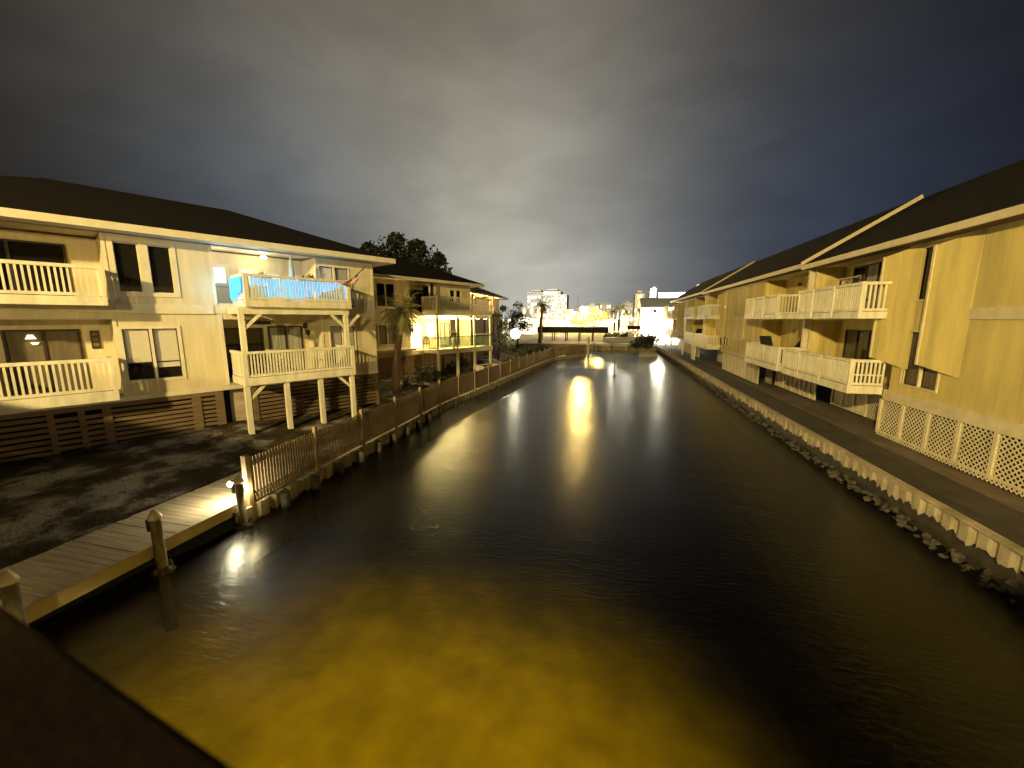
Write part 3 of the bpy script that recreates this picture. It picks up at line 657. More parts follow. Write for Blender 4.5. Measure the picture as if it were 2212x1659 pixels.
# wall pieces
t = on1("wall_plaque", "dark upright plaque on the wall beside the lower curtained sliding door", "plaque", -9.86, -1.36, 4.0)
q = MB(K); q.box(-0.11, 0.11, -0.03, 0.012, 4.0, 4.62); q.build("board", "bronze_frame", t)
q = MB(K)
for k in range(3): q.box(-0.07, 0.07, 0.012, 0.02, 4.08 + 0.18 * k, 4.2 + 0.18 * k)
q.build("figures", "slat_wood", t)
t = on1("door_sign", "dark brown plank sign above the lower balcony sliding doors", "sign", -4.78, -1.36, 4.76)
q = MB(K); q.box(-0.42, 0.42, -0.03, 0.02, 4.78, 4.92); q.build("board", "bronze_frame", t)
for s, z, lb in ((-2.92, 4.52, "upper of two dark leaf shaped ornaments on the porch wall"), (-2.80, 4.20, "lower of two dark leaf shaped ornaments on the porch wall")):
    t = on1("wall_ornament", lb, "ornament", -2.90 + (s + 2.92), -1.37, z)
    q = MB(K); q.ball((0, 0.02, z + 0.18), 0.11, 10, 6, 1.25); q.build("body", "bronze_frame", t)
    q = MB(K); q.bar((0, 0.01, z + 0.06), (0.03, 0.01, z - 0.10), 0.025, 0.02); q.build("tail", "bronze_frame", t)
# emissive shapes standing in for a lamp's reflection in the curtained door
t = on1("lamp_reflection", "small glowing lamp reflection on the curtained lower sliding door", "lamp", -11.28, -1.36, 4.0)
q = MB(K); q.tube([(0, 0, 4.38), (0, 0, 4.52)], [0.13, 0.06], 10); q.build("reflection_glow", "lamp_glimmer", t)
q = MB(K); q.tube([(0.07, 0.0, 4.2), (0.07, 0, 4.27)], [0.05, 0.1], 8); q.build("reflection_glow_low", "lamp_glimmer", t)
# chairs on the lower balcony
def chair(name, label, s, o, z, rz, frame, group, zf=None):
    t = on1(name, label, "chair", s, o, z, group)
    build_chair(t, z, frame); return t
def build_chair(t, z, frame):
    q = MB(); q.box(-0.25, 0.25, -0.24, 0.24, z + 0.40, z + 0.44); q.build("seat", frame, t)
    q = MB()
    for i in range(5): q.box(-0.25 + i * 0.11, -0.19 + i * 0.11, 0.22, 0.25, z + 0.44, z + 0.92)
    q.box(-0.25, 0.25, 0.215, 0.255, z + 0.92, z + 0.98); q.build("backrest", frame, t)
    for x in (-0.23, 0.23):
        for y in (-0.21, 0.22):
            q = MB(); q.box(x - 0.022, x + 0.022, y - 0.022, y + 0.022, z, z + 0.40); q.build("leg", frame, t)
        q = MB(); q.box(x - 0.03, x + 0.03, -0.24, 0.22, z + 0.62, z + 0.65); q.box(x - 0.02, x + 0.02, -0.23, -0.19, z + 0.44, z + 0.62); q.build("armrest", frame, t)
chair("balcony_chair", "white slatted chair behind the lower balcony rail near its corner post", -5.0, 0.8, 2.82, 0, "plastic_white", "chairs on the lower balcony")
chair("balcony_chair", "white slatted chair on the lower balcony below the two wall ornaments", -3.3, 0.8, 2.82, 0, "plastic_white", "chairs on the lower balcony")

# ================================================================== SECOND LEFT HOUSE
A2 = R(24.2); O2 = Vector((-12.19, 26.87, 0)); d2 = Vector((math.sin(A2), math.cos(A2), 0)); n2 = Vector((d2.y, -d2.x, 0)); C2 = O2 - n2 * 1.75
RZ2 = math.atan2(d2.y, d2.x); G2 = 0.8
def P2(s, o, z): return C2 + d2 * s + n2 * o + zz * z
h2 = thing("beach_house", "cream house with brightly lit lower porch and glass panelled balcony", "house", (C2.x, C2.y, G2), RZ2)
m = MB(K)
wall_grid(m, -7.0, 5.3, 2.4, 7.74, -0.16, 0.0, [(-3.75, -2.35, 5.9, 7.42), (-3.75, -2.35, 3.3, 4.6), (-1.05, 0.9, 5.5, 7.5), (2.95, 4.2, 6.4, 7.34), (-1.05, 5.2, 2.7, 5.1)])
m.box(5.14, 5.3, -8, -0.16, 2.4, 7.74); m.box(-7, -6.84, -8, -0.16, 2.4, 7.74); m.box(-7, 5.3, -8.16, -8, 2.4, 7.74)
m.build("wall", "siding_cream", h2)
m = MB(K); m.box(-1.05, 5.14, -1.4, -1.3, 2.6, 5.2); m.box(-1.15, -1.05, -1.4, -0.17, 2.6, 5.2); m.box(-1.05, 5.14, -1.3, -0.17, 5.1, 5.2); m.box(-1.05, 5.14, -1.3, -0.17, 2.5, 2.7); m.build("porch_wall", "siding_cream", h2); MB(K).box(-1.05, 0.9, -0.9, -0.8, 5.4, 7.6).build("porch_wall", "siding_cream", h2)
hip_roof(h2, K, -7.8, 6.3, -9.0, 0.75, 7.95, -3.4, 1.4, -4.2, 10.0, 0.22, "trim_cream")
window(h2, K, -3.75, -2.35, 5.9, 7.42, 0.0, "trim_cream", "dark_glass", 2, 0.06, 0.07)
window(h2, K, -3.75, -2.35, 3.3, 4.6, 0.0, "trim_cream", "blind_grey", 2, 0.06, 0.07)
window(h2, K, 2.95, 4.2, 6.4, 7.34, 0.0, "trim_cream", "dark_glass", 2, 0.08, 0.12, sashmat="trim_cream")
slider(h2, K, -1.0, 0.85, 5.5, 7.25, -0.80, ["dark_glass", "dark_glass"])
slider(h2, K, -0.8, 1.0, 2.75, 4.75, -1.30, ["window_lit_warm", "window_lit_warm"])
slider(h2, K, 2.9, 4.0, 2.75, 4.7, -1.30, ["curtain", "curtain"])
window(h2, K, 1.5, 2.3, 3.4, 4.7, -1.30, "trim_cream", "window_lit_warm", 1, 0.08, 0.05, depth=0.0, name="lit_window", sashmat="trim_cream")
bu = balcony(h2, K, 0.0, 6.1, 0.02, 1.75, 5.30, 6.68, "rail_paint", 0.25, 0.19, 0.06, corner=0.12)
q = MB(K); q.box(0.0, 6.1, 0.02, 1.72, 2.50, 2.76); q.box(0, 6.1, 1.72, 1.76, 2.42, 2.80); bl = q.build("balcony", "rail_paint", h2)
q = MB(K)
q.bar((0.1, 1.7, 3.70), (6.0, 1.7, 3.70), 0.09, 0.06); q.bar((0.06, 0.05, 3.70), (0.06, 1.66, 3.70), 0.06, 0.06)
q.build("railing", "bronze_frame", bl)
railing(bl, K, (0.06, 0.05), (0.06, 1.62), 2.80, 3.66, "rail_paint", 0.16, 0.05)
for a, bb in ((0.25, 2.0), (2.2, 3.9), (4.1, 5.82)):
    q = MB(K); q.box(a, bb, 1.68, 1.70, 2.86, 3.66); q.build("glass_panel", "glass_panel", bl)
for s in (0.10, 2.08, 4.0, 5.96): 
    q = MB(K); q.box(s - 0.09, s + 0.09, 1.56, 1.715, 0.4, 2.80); q.box(s - 0.075, s + 0.075, 1.57, 1.67, 2.80, 5.32); q.build("post", "rail_paint", h2)
q = MB(K)
for i in range(26): q.box(-6.9 + i * 0.47, -6.9 + i * 0.47 + 0.43, -0.06, -0.03, 0.6, 2.38)
q.build("skirt_boards", "brown_wall", h2)
each("band_trim", "trim_cream", h2, [(-7, 0.02, 0.003, 0.07, 2.36, 2.52), (-4.6, -0.9, 0.003, 0.4, 2.75, 2.9)], K)
each("screen_frame", "trim_cream", h2, [(4.15, 5.85, 1.60, 1.66, 5.05, 5.25), (4.15, 5.85, 1.60, 1.66, 3.74, 3.86)], K)
q = MB(K); q.box(4.1, 5.1, -1.28, -1.2, 2.8, 5.05); q.build("dark_opening_panel", "shade_black", h2)  # black panel painting the darkness beyond the opening
t = thing("string_lights", "warm string lights along the lower porch ceiling of the second house", "string lights", P2(2.0, 1.2, 5.0), RZ2)
q = MB(K)
for i in range(24):
    s = -1.6 + i * 0.24; q.ball((s, 0.25 + 0.0 * i, 5.12 - 0.07 * abs(math.sin(i * 0.8))), 0.035, 6, 4)
q.build("bulb", "bulb_warm", t)
q = MB(K)
for i in range(24):
    s = -1.6 + i * 0.24; q.bar((s, 0.25, 5.17 - 0.07 * abs(math.sin(i * 0.8))), (s + 0.24, 0.25, 5.17 - 0.07 * abs(math.sin((i + 1) * 0.8))), 0.012, 0.012)
q.build("cable", "black_metal", t)
for s, o in ((0.3, 0.3), (1.8, 0.6), (3.4, 0.5)): lamp('POINT', "porch_light", P2(s, o, 4.85), 480, (1.0, 0.77, 0.29), 0.15)
def on2(name, label, cat, s, o, z, group=None, rz=0.0): return thing(name, label, cat, P2(s, o, z), RZ2 + rz, group)
t = on2("deck_chair", "pale deck chair behind the first glass panel of the lit porch", "chair", 1.0, 1.0, 2.77, "chairs on the lit porch", 0.4); build_chair(t, 2.77, "plastic_white")
t = on2("deck_chair", "dark deck chair by the bright window of the lit porch", "chair", -0.1, 0.55, 2.77, "chairs on the lit porch", -0.7); build_chair(t, 2.77, "black_metal")
t = on2("downpipe", "dark downpipe at the eave above the second house balcony", "downpipe", 0.55, 0.6, 5.55); q = MB(K); q.box(-0.09, 0.09, -0.06, 0.06, 6.5, 7.72); q.build("pipe", "black_metal", t)
t = on2("porch_plant", "small dark plant on the porch ledge beside the second porch post", "plant", 1.85, 1.45, 2.77)
q = MB(); q.tube([(0, 0, 2.77), (0, 0, 3.6)], [0.12, 0.17], 8); q.build("pot", "ceramic", t)
q = MB(); leaves(q, [((0, 0, 3.95), 0.25)], 160, 0.07, 12); q.build("foliage", "leaf_dark", t, recalc=False)
# steps under the far end of the porch
t = on2("porch_steps", "pale wooden steps below the far end of the lit porch", "steps", 5.0, 1.6, 0.8)
for k in range(3):
    q = MB(K); q.box(-0.9, 1.1, 0.1 + 0.28 * k, 0.38 + 0.28 * k, 1.25 - 0.2 * k, 1.3 - 0.2 * k); q.build("tread", "trim_cream", t)
q = MB(K); q.box(-0.92, -0.87, 0.1, 0.95, 0.7, 1.24); q.box(1.07, 1.12, 0.1, 0.95, 0.7, 1.24); q.build("stringer", "trim_cream", t)

# ================================================================== THIRD LEFT HOUSE (orange lit porch under the eave)
h3 = thing("beach_house", "dark roofed house with orange lit upper porch beyond the second house", "house", (-14.3, 37.5, 0.8), math.pi / 2)
m = MB(-1)
# frame here: s = +Y, o = +X
wall_grid(m, 0, 13.5, 2.4, 7.6, -0.16, 0, [(0.4, 8.0, 5.6, 7.5)])
m.box(0, 0.16, -7, -0.16, 2.4, 7.6); m.box(13.34, 13.5, -7, -0.16, 2.4, 7.6); m.build("wall", "brown_wall", h3)
m = MB(-1); m.box(0.4, 8, -1.5, -1.4, 5.5, 7.6); m.box(0.4, 8, -1.4, -0.17, 5.4, 5.55); m.build("porch_wall", "siding_cream", h3)
hip_roof(h3, -1, -1.0, 14.4, -8, 1.1, 7.75, 3.5, 9.5, -3.5, 9.6, 0.16, "slat_wood")
m = MB(-1); m.box(0.5, 13, -0.06, -0.02, 0.7, 2.4); m.build("skirt_boards", "slat_wood", h3)
balcony(h3, -1, 0.2, 8.2, 0.02, 1.0, 5.35, 6.5, "rail_paint", 0.2, 0.2, 0.06)
for s in (0.6, 4.5, 8.0):
    q = MB(-1); q.box(s - .08, s + .08, 0.8, 0.96, 0.7, 7.55); q.build("post", "slat_wood", h3)
for s in (2.0, 5.0): MB(-1).ball((s, -0.6, 7.4), 0.14, 8, 5).build("porch_lamp", "bulb_orange", h3)
for y in (39.5, 43.0, 47.5): lamp('POINT', "porch_light", (-14.0, y, 7.1), 330, (1.0, 0.62, 0.20), 0.15)

# ================================================================== RIGHT APARTMENT ROW (frame: s = Y along the canal, o = 9.5 - X towards the water)
RB = thing("apartment_row", "long tan two storey apartment row along the right bank with white balconies and lattice skirt", "apartment building", (9.5, 0, 0.88), math.pi / 2)
def on3(name, label, cat, s, o, z, group=None, rz=0.0): return thing(name, label, cat, (9.5 - o, s, z), math.pi / 2 + rz, group)
PARTY = [(22.4, -1), (22.4, 1), (44.0, -1), (44.0, 1), (65.6, -1)]
holes = []
def iv(p, d, a, b): return tuple(sorted((p + d * a, p + d * b)))
for p, d in PARTY:
    a, b = iv(p, d, 0.25, 6.2); holes.append((a, b, 2.5, 4.95)); holes.append((a, b, 5.3, 7.45))
    a, b = iv(p, d, 6.75, 8.2); holes.append((a, b, 2.9, 4.6)); holes.append((a, b, 5.62, 7.2))
m = MB(); wall_grid(m, -6, 65.6, 2.3, 7.5, -0.18, 0.0, holes); m.box(65.42, 65.6, -9, -0.18, 2.3, 7.5); m.box(-6, -5.8, -9, -0.18, 2.3, 7.5); m.box(-6, 65.6, -9.2, -9, 0.9, 7.5)
m.build("wall", "siding_tan", RB)
for p, d in PARTY:
    a, b = iv(p, d, 0.25, 6.2)
    for z0, z1 in ((2.5, 4.95), (5.3, 7.5)):
        m = MB(); m.box(a - 0.1, b + 0.1, -1.22, -1.12, z0, z1); m.box(a - 0.1, a, -1.12, -0.185, z0, z1); m.box(b, b + 0.1, -1.12, -0.185, z0, z1); m.build("porch_wall", "siding_tan", RB)
    each("porch_ceiling", "soffit_paint", RB, [(a, b, -1.12, -0.185, 4.95, 5.05), (a, b, -1.12, -0.185, 7.42, 7.48)])
    each("porch_floor", "dock_wood", RB, [(a, b, -1.12, 0.0, z, z + 0.1) for z in (2.42, 5.16)])
each("band_trim", "trim_tan", RB, [(-6, 16.35, 0.003, 0.05, 2.22, 2.58), (28.8, 37.4, 0.003, 0.05, 2.22, 2.5), (50.6, 59.0, 0.003, 0.05, 2.22, 2.5), (-6, 13.5, 0.003, 0.03, 5.0, 5.3), (30.8, 36.0, 0.003, 0.03, 5.0, 5.2), (52, 58, 0.003, 0.03, 5.0, 5.2)])
each("corner_board", "trim_tan", RB, [(p + d * 0.2 - 0.06, p + d * 0.2 + 0.06, 0.003, 0.06, 2.5, 7.36) for p, d in PARTY])
each("party_wall", "trim_tan", RB, [(p - 0.08, p + 0.08, 0.003, 0.25, 2.3, 7.36) for p in (22.4, 44.0)])
# wing walls (angled fins hiding the windows of the next flat)
def fin(s0, s1, o1, zb0, zb1, zt0, zt1):
    v = Vector((s1 - s0, o1, 0)).normalized(); nrm = Vector((v.y, -v.x, 0)) * 0.07
    A, B = Vector((s0, 0.01, 0)), Vector((s1, o1, 0))
    pts = [A + zz * zb0, B + zz * zb1, B + zz * zt1, A + zz * zt0]
    q = MB(); q.add(pts + [p + nrm for p in pts], [(0, 1, 2, 3), (7, 6, 5, 4), (0, 4, 5, 1), (1, 5, 6, 2), (2, 6, 7, 3), (3, 7, 4, 0)])
    f = q.build("wing_wall", "siding_tan", RB)
    e = MB(); e.box(s1 - 0.01, s1 + 0.07, o1 - 0.05, o1 + 0.03, zb1, zt1); e.build("edge_trim", "trim_tan", f)
for k in (0, 1, 2):
    off = 21.6 * k
    fin(13.5 + off, 14.72 + off, 0.24, 3.38, 3.62, 7.36, 7.16)
    fin(15.55 + off, 16.75 + off, 0.36, 3.38, 3.66, 7.36, 7.12)
    fin(28.7 + off, 30.8 + off, 0.40, 3.40, 3.62, 7.36, 7.20)
# balconies, doors and windows of each flat
rb = random.Random(2)
for i, (p, d) in enumerate(PARTY):
    a, b = iv(p, d, 1.2, 6.0); lo = iv(p, d, 0.35, 6.0)
    bu = balcony(RB, 1, a, b, 0.06, 1.1, 5.03, 6.28, "rail_paint", 0.22, 0.135, 0.06, corner=0.11)
    bl = balcony(RB, 1, *(lo if d < 0 else (p + 0.3, p + 5.2)), 0.06, 1.12, 2.38, 3.60, "rail_paint", 0.26, 0.135, 0.06, corner=0.11, mid_side=3.05 if i == 0 else None)
    for bal, (q0, q1), zb_, zt_ in ((bu, (a, b), 5.27, 6.27), (bl, lo if d < 0 else (p + 0.3, p + 5.2), 2.66, 3.59)):
        for k_ in (0.36, 0.7): sx = q0 + (q1 - q0) * k_; MB().box(sx - 0.05, sx + 0.05, 1.105 if bal is bu else 1.125, 1.15, zb_ - 0.2, zt_).build("rail_post", "rail_paint", bal)
    s0, s1 = iv(p, d, 1.0, 2.75)
    slider(RB, 1, s0, s1, 2.55, 4.55, -1.12, ["dark_glass", "curtain_brown"] if i % 2 == 0 else ["curtain_brown", "dark_glass"])
    slider(RB, 1, s0, s1, 5.35, 7.3, -1.12, ["dark_glass", "curtain"] if i else ["curtain", "dark_glass"])
    s0, s1 = iv(p, d, 6.75, 8.2)
    window(RB, 1, s0, s1, 2.9, 4.6, 0.0, "trim_tan", "curtain_brown", 2, 0.06, 0.05, depth=0.09, rail=3.5 if i == 0 else None, fill="curtain_brown")
    window(RB, 1, s0, s1, 5.62, 7.2, 0.0, "trim_tan", "dark_glass", 2, 0.06, 0.05, depth=0.09)
for p, d in PARTY[:3]:
    for z_ in (4.35, 7.0):
        q = MB(); sx = p + d * 4.2; q.tube([(sx, -1.11, z_), (sx, -1.02, z_)], 0.09, 10); q.box(sx - 0.05, sx + 0.05, -1.03, -0.95, z_ - 0.12, z_ + 0.06); q.build("porch_sconce", "slat_wood", RB)
# roofs, three in a row, each a little higher than the last, with white rake boards between
def gable(s0, s1, dz, rake):
    m = MB(); oe, orr, ob = 0.5, -4.0, -9.6; ze, zr = 7.60 + dz, 10.40 + dz; zb = ze - 0.6
    m.add([(s0, oe, ze), (s1, oe, ze), (s1, orr, zr), (s0, orr, zr)], [(0, 1, 2, 3)])
    m.add([(s0, orr, zr), (s1, orr, zr), (s1, ob, zb), (s0, ob, zb)], [(0, 1, 2, 3)])
    m.add([(s0, oe, ze), (s0, orr, zr), (s0, ob, zb)], [(0, 1, 2)]); m.add([(s1, oe, ze), (s1, orr, zr), (s1, ob, zb)], [(0, 2, 1)])
    rf = m.build("roof", "shingle", RB, recalc=False)
    f = MB(); f.box(s0 + 0.01, s1 - 0.01, oe - 0.05, oe - 0.008, ze - 0.22, ze - 0.005); f.build("fascia", "trim_tan", rf)
    g = MB(); g.box(s0 + 0.02, s1 - 0.02, 0.001, oe - 0.055, ze - 0.23, ze - 0.20); g.build("soffit", "slat_wood", rf)
    if rake:
        k = MB(); k.bar((s0 - 0.03, oe - 0.02, ze - 0.06), (s0 - 0.03, orr, zr - 0.06), 0.05, 0.26); k.build("rake_board", "trim_tan", rf)
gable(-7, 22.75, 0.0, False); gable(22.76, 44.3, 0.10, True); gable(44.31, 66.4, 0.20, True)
# lattice skirt near the camera
def lattice(s0, s1, z0, z1, o, step=0.105, wv=0.036, name="lattice_panel"):
    q = MB(); hgt = z1 - z0; L = s1 - s0
    for sgn, oo in ((1, o), (-1, o + 0.012)):
        k = -hgt
        while k < L + hgt:
            # line s = s0 + k + t, z = z0 + t (sgn=1) or z = z1 - t
            t0 = max(0, -k); t1 = min(hgt, L - k)
            if t1 - t0 > 0.03:
                za, zb_ = (z0 + t0, z0 + t1) if sgn > 0 else (z1 - t0, z1 - t1)
                q.bar((s0 + k + t0, oo, za), (s0 + k + t1, oo, zb_), 0.008, wv, upv=Vector((0, 1, 0)).cross(Vector((1, 0, sgn))))
            k += step * 1.414
    q.build(name, "lattice_paint", RB)
lp_ = [16.45 - 1.09 * i for i in range(12)]
for a, b in zip(lp_[1:], lp_): lattice(a + 0.06, b - 0.06, 1.10, 2.20, 0.0)
each("skirt_post", "lattice_paint", RB, [(s - 0.06, s + 0.06, -0.03, 0.035, 1.0, 2.22) for s in lp_])
each("skirt_rail", "lattice_paint", RB, [(lp_[-1], lp_[0], 0.036, 0.05, 1.06, 1.12)])
lattice(lp_[-1], lp_[0], 0.93, 1.06, 0.02, 0.09)
each("crawl_shade_sheet", "shade_black", RB, [(-6, 16.4, -0.8, -0.75, 0.85, 2.3), (16.5, 65, -1.6, -1.55, 0.85, 2.45)])  # black sheets painting the shade behind lattice and skirts
def slat_skirt(s0, s1, o, z0, z1, post, mat_="lattice_paint"):
    q = MB(); n = int((s1 - s0) / 0.12)
    for i in range(n): q.box(s0 + (s1 - s0) * i / n, s0 + (s1 - s0) * i / n + (s1 - s0) / n * 0.72, o - 0.03, o, z0, z1)
    q.box(s0, s1, o + 0.001, o + 0.03, z0, z0 + 0.1); q.box(s0, s1, o + 0.001, o + 0.03, z1 - 0.12, z1)
    k = max(1, round((s1 - s0) / post))
    for i in range(k + 1): s = s0 + (s1 - s0) * i / k; q.box(s - 0.05, s + 0.05, o + 0.031, o + 0.06, z0, z1)
    q.build("slatted_skirt", mat_, RB)
slat_skirt(19.0, 21.6, -1.0, 1.0, 2.36, 1.0); lattice(17.85, 18.95, 1.0, 2.36, -1.0)
slat_skirt(22.5, 27.3, -0.67, 0.98, 2.1, 0.55); lattice(27.4, 28.5, 0.98, 2.36, -0.45)
slat_skirt(27.4, 35.4, 0.32, 0.98, 2.28, 0.8); slat_skirt(37.4, 42.0, -0.9, 0.98, 2.1, 0.9); slat_skirt(45.5, 58.5, 0.1, 0.98, 2.25, 0.9)
for s in (43.5, 44.6, 50.3, 59.6, 64.8):
    q = MB(); q.box(s - 0.08, s + 0.08, 0.9, 1.05, 0.88, 2.38); q.build("post", "rail_paint", RB)
# things on the right balconies
t = on3("patio_bench", "black framed bench back showing above the upper balcony rail nearest the camera", "bench", 19.0, 0.2, 5.26)
q = MB(); q.box(-0.75, 0.75, -0.03, 0.03, 6.62, 6.68); q.box(-0.75, -0.69, -0.03, 0.03, 5.3, 6.62); q.box(0.69, 0.75, -0.03, 0.03, 5.3, 6.62); q.box(-0.69, 0.69, -0.02, 0.02, 6.2, 6.25); q.build("back_frame", "black_metal", t)
q = MB(); q.box(-0.69, 0.69, -0.4, -0.03, 5.72, 5.78); q.build("seat", "black_metal", t)
q = MB(); leaves(q, [((0, -0.1, 6.42), 0.22), ((0.3, -0.1, 6.36), 0.2), ((-0.3, -0.1, 6.36), 0.2)], 120, 0.05, 31); q.build("cushion_plant", "leaf_dark", t, recalc=False)
def lounge(label, s, o, z, rz):
    t = on3("lounge_chair", label, "lounge chair", s, o, z, "dark chairs on the right hand balconies", rz)
    q = MB(); q.box(-0.6, 0.5, -0.3, 0.3, z + 0.72, z + 0.8); q.build("seat", "canvas_dark", t)
    q = MB(); q.bar((-0.6, 0, z + 0.78), (-1.0, 0, z + 1.35), 0.6, 0.07); q.build("backrest", "canvas_dark", t)
    for x in (-0.5, 0.42):
        for y in (-0.26, 0.26):
            q = MB(); q.box(x - 0.02, x + 0.02, y - 0.02, y + 0.02, z, z + 0.72); q.build("leg", "black_metal", t)
lounge("dark reclining chair above the rail of the second flat's lower balcony", 25.6, 0.45, 2.66, math.pi)
lounge("dark low chair by the sliding door of the second flat's lower balcony", 23.9, 0.3, 2.66, 0.5)
lounge("small dark chair on the lower balcony of the fourth flat along the row", 46.6, 0.4, 2.66, 0.2)
t = on3("patio_chair", "brown patio chair on the lower balcony nearest the camera", "chair", 19.3, -0.5, 2.52); build_chair(t, 2.52, "slat_wood")
t = on3("plant_shelf", "tall shelf with lit pots against the glowing porch wall of the third flat", "shelf", 39.6, -0.85, 2.52)
for k in range(5):
    q = MB(); q.box(-0.3, 0.3, -0.18, 0.18, 2.6 + 0.42 * k, 2.64 + 0.42 * k); q.build("shelf", "trim_cream", t)
q = MB()
for x in (-0.29, 0.26):
    for y in (-0.17, 0.14): q.box(x, x + 0.03, y, y + 0.03, 2.52, 4.5)
q.build("frame", "slat_wood", t)
lamp('POINT', "porch_light", (10.1, 40.6, 4.6), 95, (1.0, 0.72, 0.25), 0.1)
t = on3("window_glare", "bright white lamp reflection glowing in the upper window of the third flat", "lamp", 36.9, -0.06, 5.9)
q = MB(); q.tube([(0, 0, 6.0), (0, 0, 6.25), (0, 0, 6.5)], [0.24, 0.18, 0.06], 10); q.build("reflection_glow", "far_lit_white", t)  # emissive shape standing in for lamp glare on the pane
# ---- sheet pile bulkheads
def bulkhead(name, label, path, ztop, zbot, amp, period, mat_, cap, face, group=None, rubble=True, oysters=True):
    t = thing(name, label, "bulkhead", (path[0][0], path[0][1], 0.0), 0)
    bx, by = path[0]; m = MB(); cpm = MB(); ru = MB(); rnd = random.Random(4)
    pts = []
    for (x0, y0), (x1, y1) in zip(path, path[1:]):
        L = math.hypot(x1 - x0, y1 - y0); n = max(1, int(L / (period / 8)))
        tx, ty = (x1 - x0) / L, (y1 - y0) / L; nx_, ny_ = face * ty, -face * tx
        for i in range(n):
            k = i / n; w_ = (i % 8) / 8
            c_ = amp * min(1.0, max(0.0, 2.2 * math.sin(math.pi * w_) ** 2))
            pts.append((x0 + (x1 - x0) * k + nx_ * c_ - bx, y0 + (y1 - y0) * k + ny_ * c_ - by, nx_, ny_))
    zlow = ztop - 0.42 if rubble else zbot
    for i, (x, y, a, b) in enumerate(pts): m.v += [Vector((x, y, ztop)), Vector((x, y, zlow + (0.07 * math.sin(i * 1.7) * math.cos(i * 0.37) + 0.05 * ((i // 8 * 7) % 5 - 2) / 2 if rubble else 0)))]
    if rubble:
        k = MB()
        for (x0, y0), (x1, y1) in zip(path, path[1:]):
            L = math.hypot(x1 - x0, y1 - y0); nx_, ny_ = face * (y1 - y0) / L * -0.05, -face * (x1 - x0) / L * -0.05
            k.add([(x0 - bx + nx_, y0 - by + ny_, ztop - 0.05), (x1 - bx + nx_, y1 - by + ny_, ztop - 0.05), (x1 - bx + nx_, y1 - by + ny_, zbot), (x0 - bx + nx_, y0 - by + ny_, zbot)], [(0, 1, 2, 3)])
        k.build("back_wall", "dark_wall", t, recalc=False)
    for i in range(len(pts) - 1): m.f.append((2 * i, 2 * i + 1, 2 * i + 3, 2 * i + 2)); m.sm.append(False)
    m.build("sheet_wall", mat_, t, recalc=False)
    for i in range(len(pts) - 1):
        x, y, a, b = pts[i]; x2, y2, a2, b2 = pts[i + 1]
        cpm.add([(x, y, ztop), (x2, y2, ztop), (x2 - a2 * 0.45, y2 - b2 * 0.45, ztop + 0.006), (x - a * 0.45, y - b * 0.45, ztop + 0.006)], [(0, 1, 2, 3)])
    cpm.build("cap", cap, t, recalc=True)
    if rubble and oysters:
        k = MB()
        for (x0, y0), (x1, y1) in zip(path, path[1:]): k.bar((x0 - bx - 0.02, y0 - by, ztop - 0.02), (x1 - bx - 0.02, y1 - by, ztop - 0.02), 0.16, 0.07)
        k.build("cap_beam", mat_, t)
    elif rubble:
        for q_ in range(9):
            yy = 8.3 + q_ * 1.15; k = MB(); k.tube([(bank_x(yy) + 0.24 - bx, yy - by, -1.0), (bank_x(yy) + 0.24 - bx, yy - by, 0.36)], [0.13, 0.12], 10); k.build("pile", "oyster", t)
    if rubble and oysters:
        s = 0; i = 0
        while i < len(pts) - 6:
            x, y, a, b = pts[i]
            if math.hypot(x + bx, y + by) < 75:
                for _ in range(2):
                    r_ = rnd.uniform(0.035, 0.10); o_ = rnd.uniform(0.0, 0.22); ru.ball((x + a * o_, y + b * o_, rnd.uniform(-0.02, 0.26) - o_ * 0.5), r_, 7, 4, rnd.uniform(0.5, 0.8))
            i += 3
        for v in ru.v: v += Vector((rnd.uniform(-.03, .03), rnd.uniform(-.03, .03), rnd.uniform(-.025, .025)))
        ru.sm = [False] * len(ru.f)
        o = ru.build("oyster_growth", "oyster", t)
    return t
bulkhead("bulkhead", "pale corrugated concrete bulkhead along the right bank crusted with oysters", [(7.38, -6), (7.38, 66.3)], 0.9, -1.2, 0.055, 0.44, "bulkhead_concrete", "grass_strip", -1)
bulkhead("bulkhead", "weathered scalloped bulkhead below the brown picket fence on the left bank", [(x, y) for x, y in BANK[1:]], 0.40, -1.2, 0.12, 0.50, "concrete_stain", "concrete_stain", 1, oysters=False)
bulkhead("bulkhead", "dark low seawall closing the far end of the canal", [(-40, 66.3), (60, 66.3)], 0.9, -1.0, 0.05, 1.2, "concrete_stain", "path_dirt", 1, rubble=False)

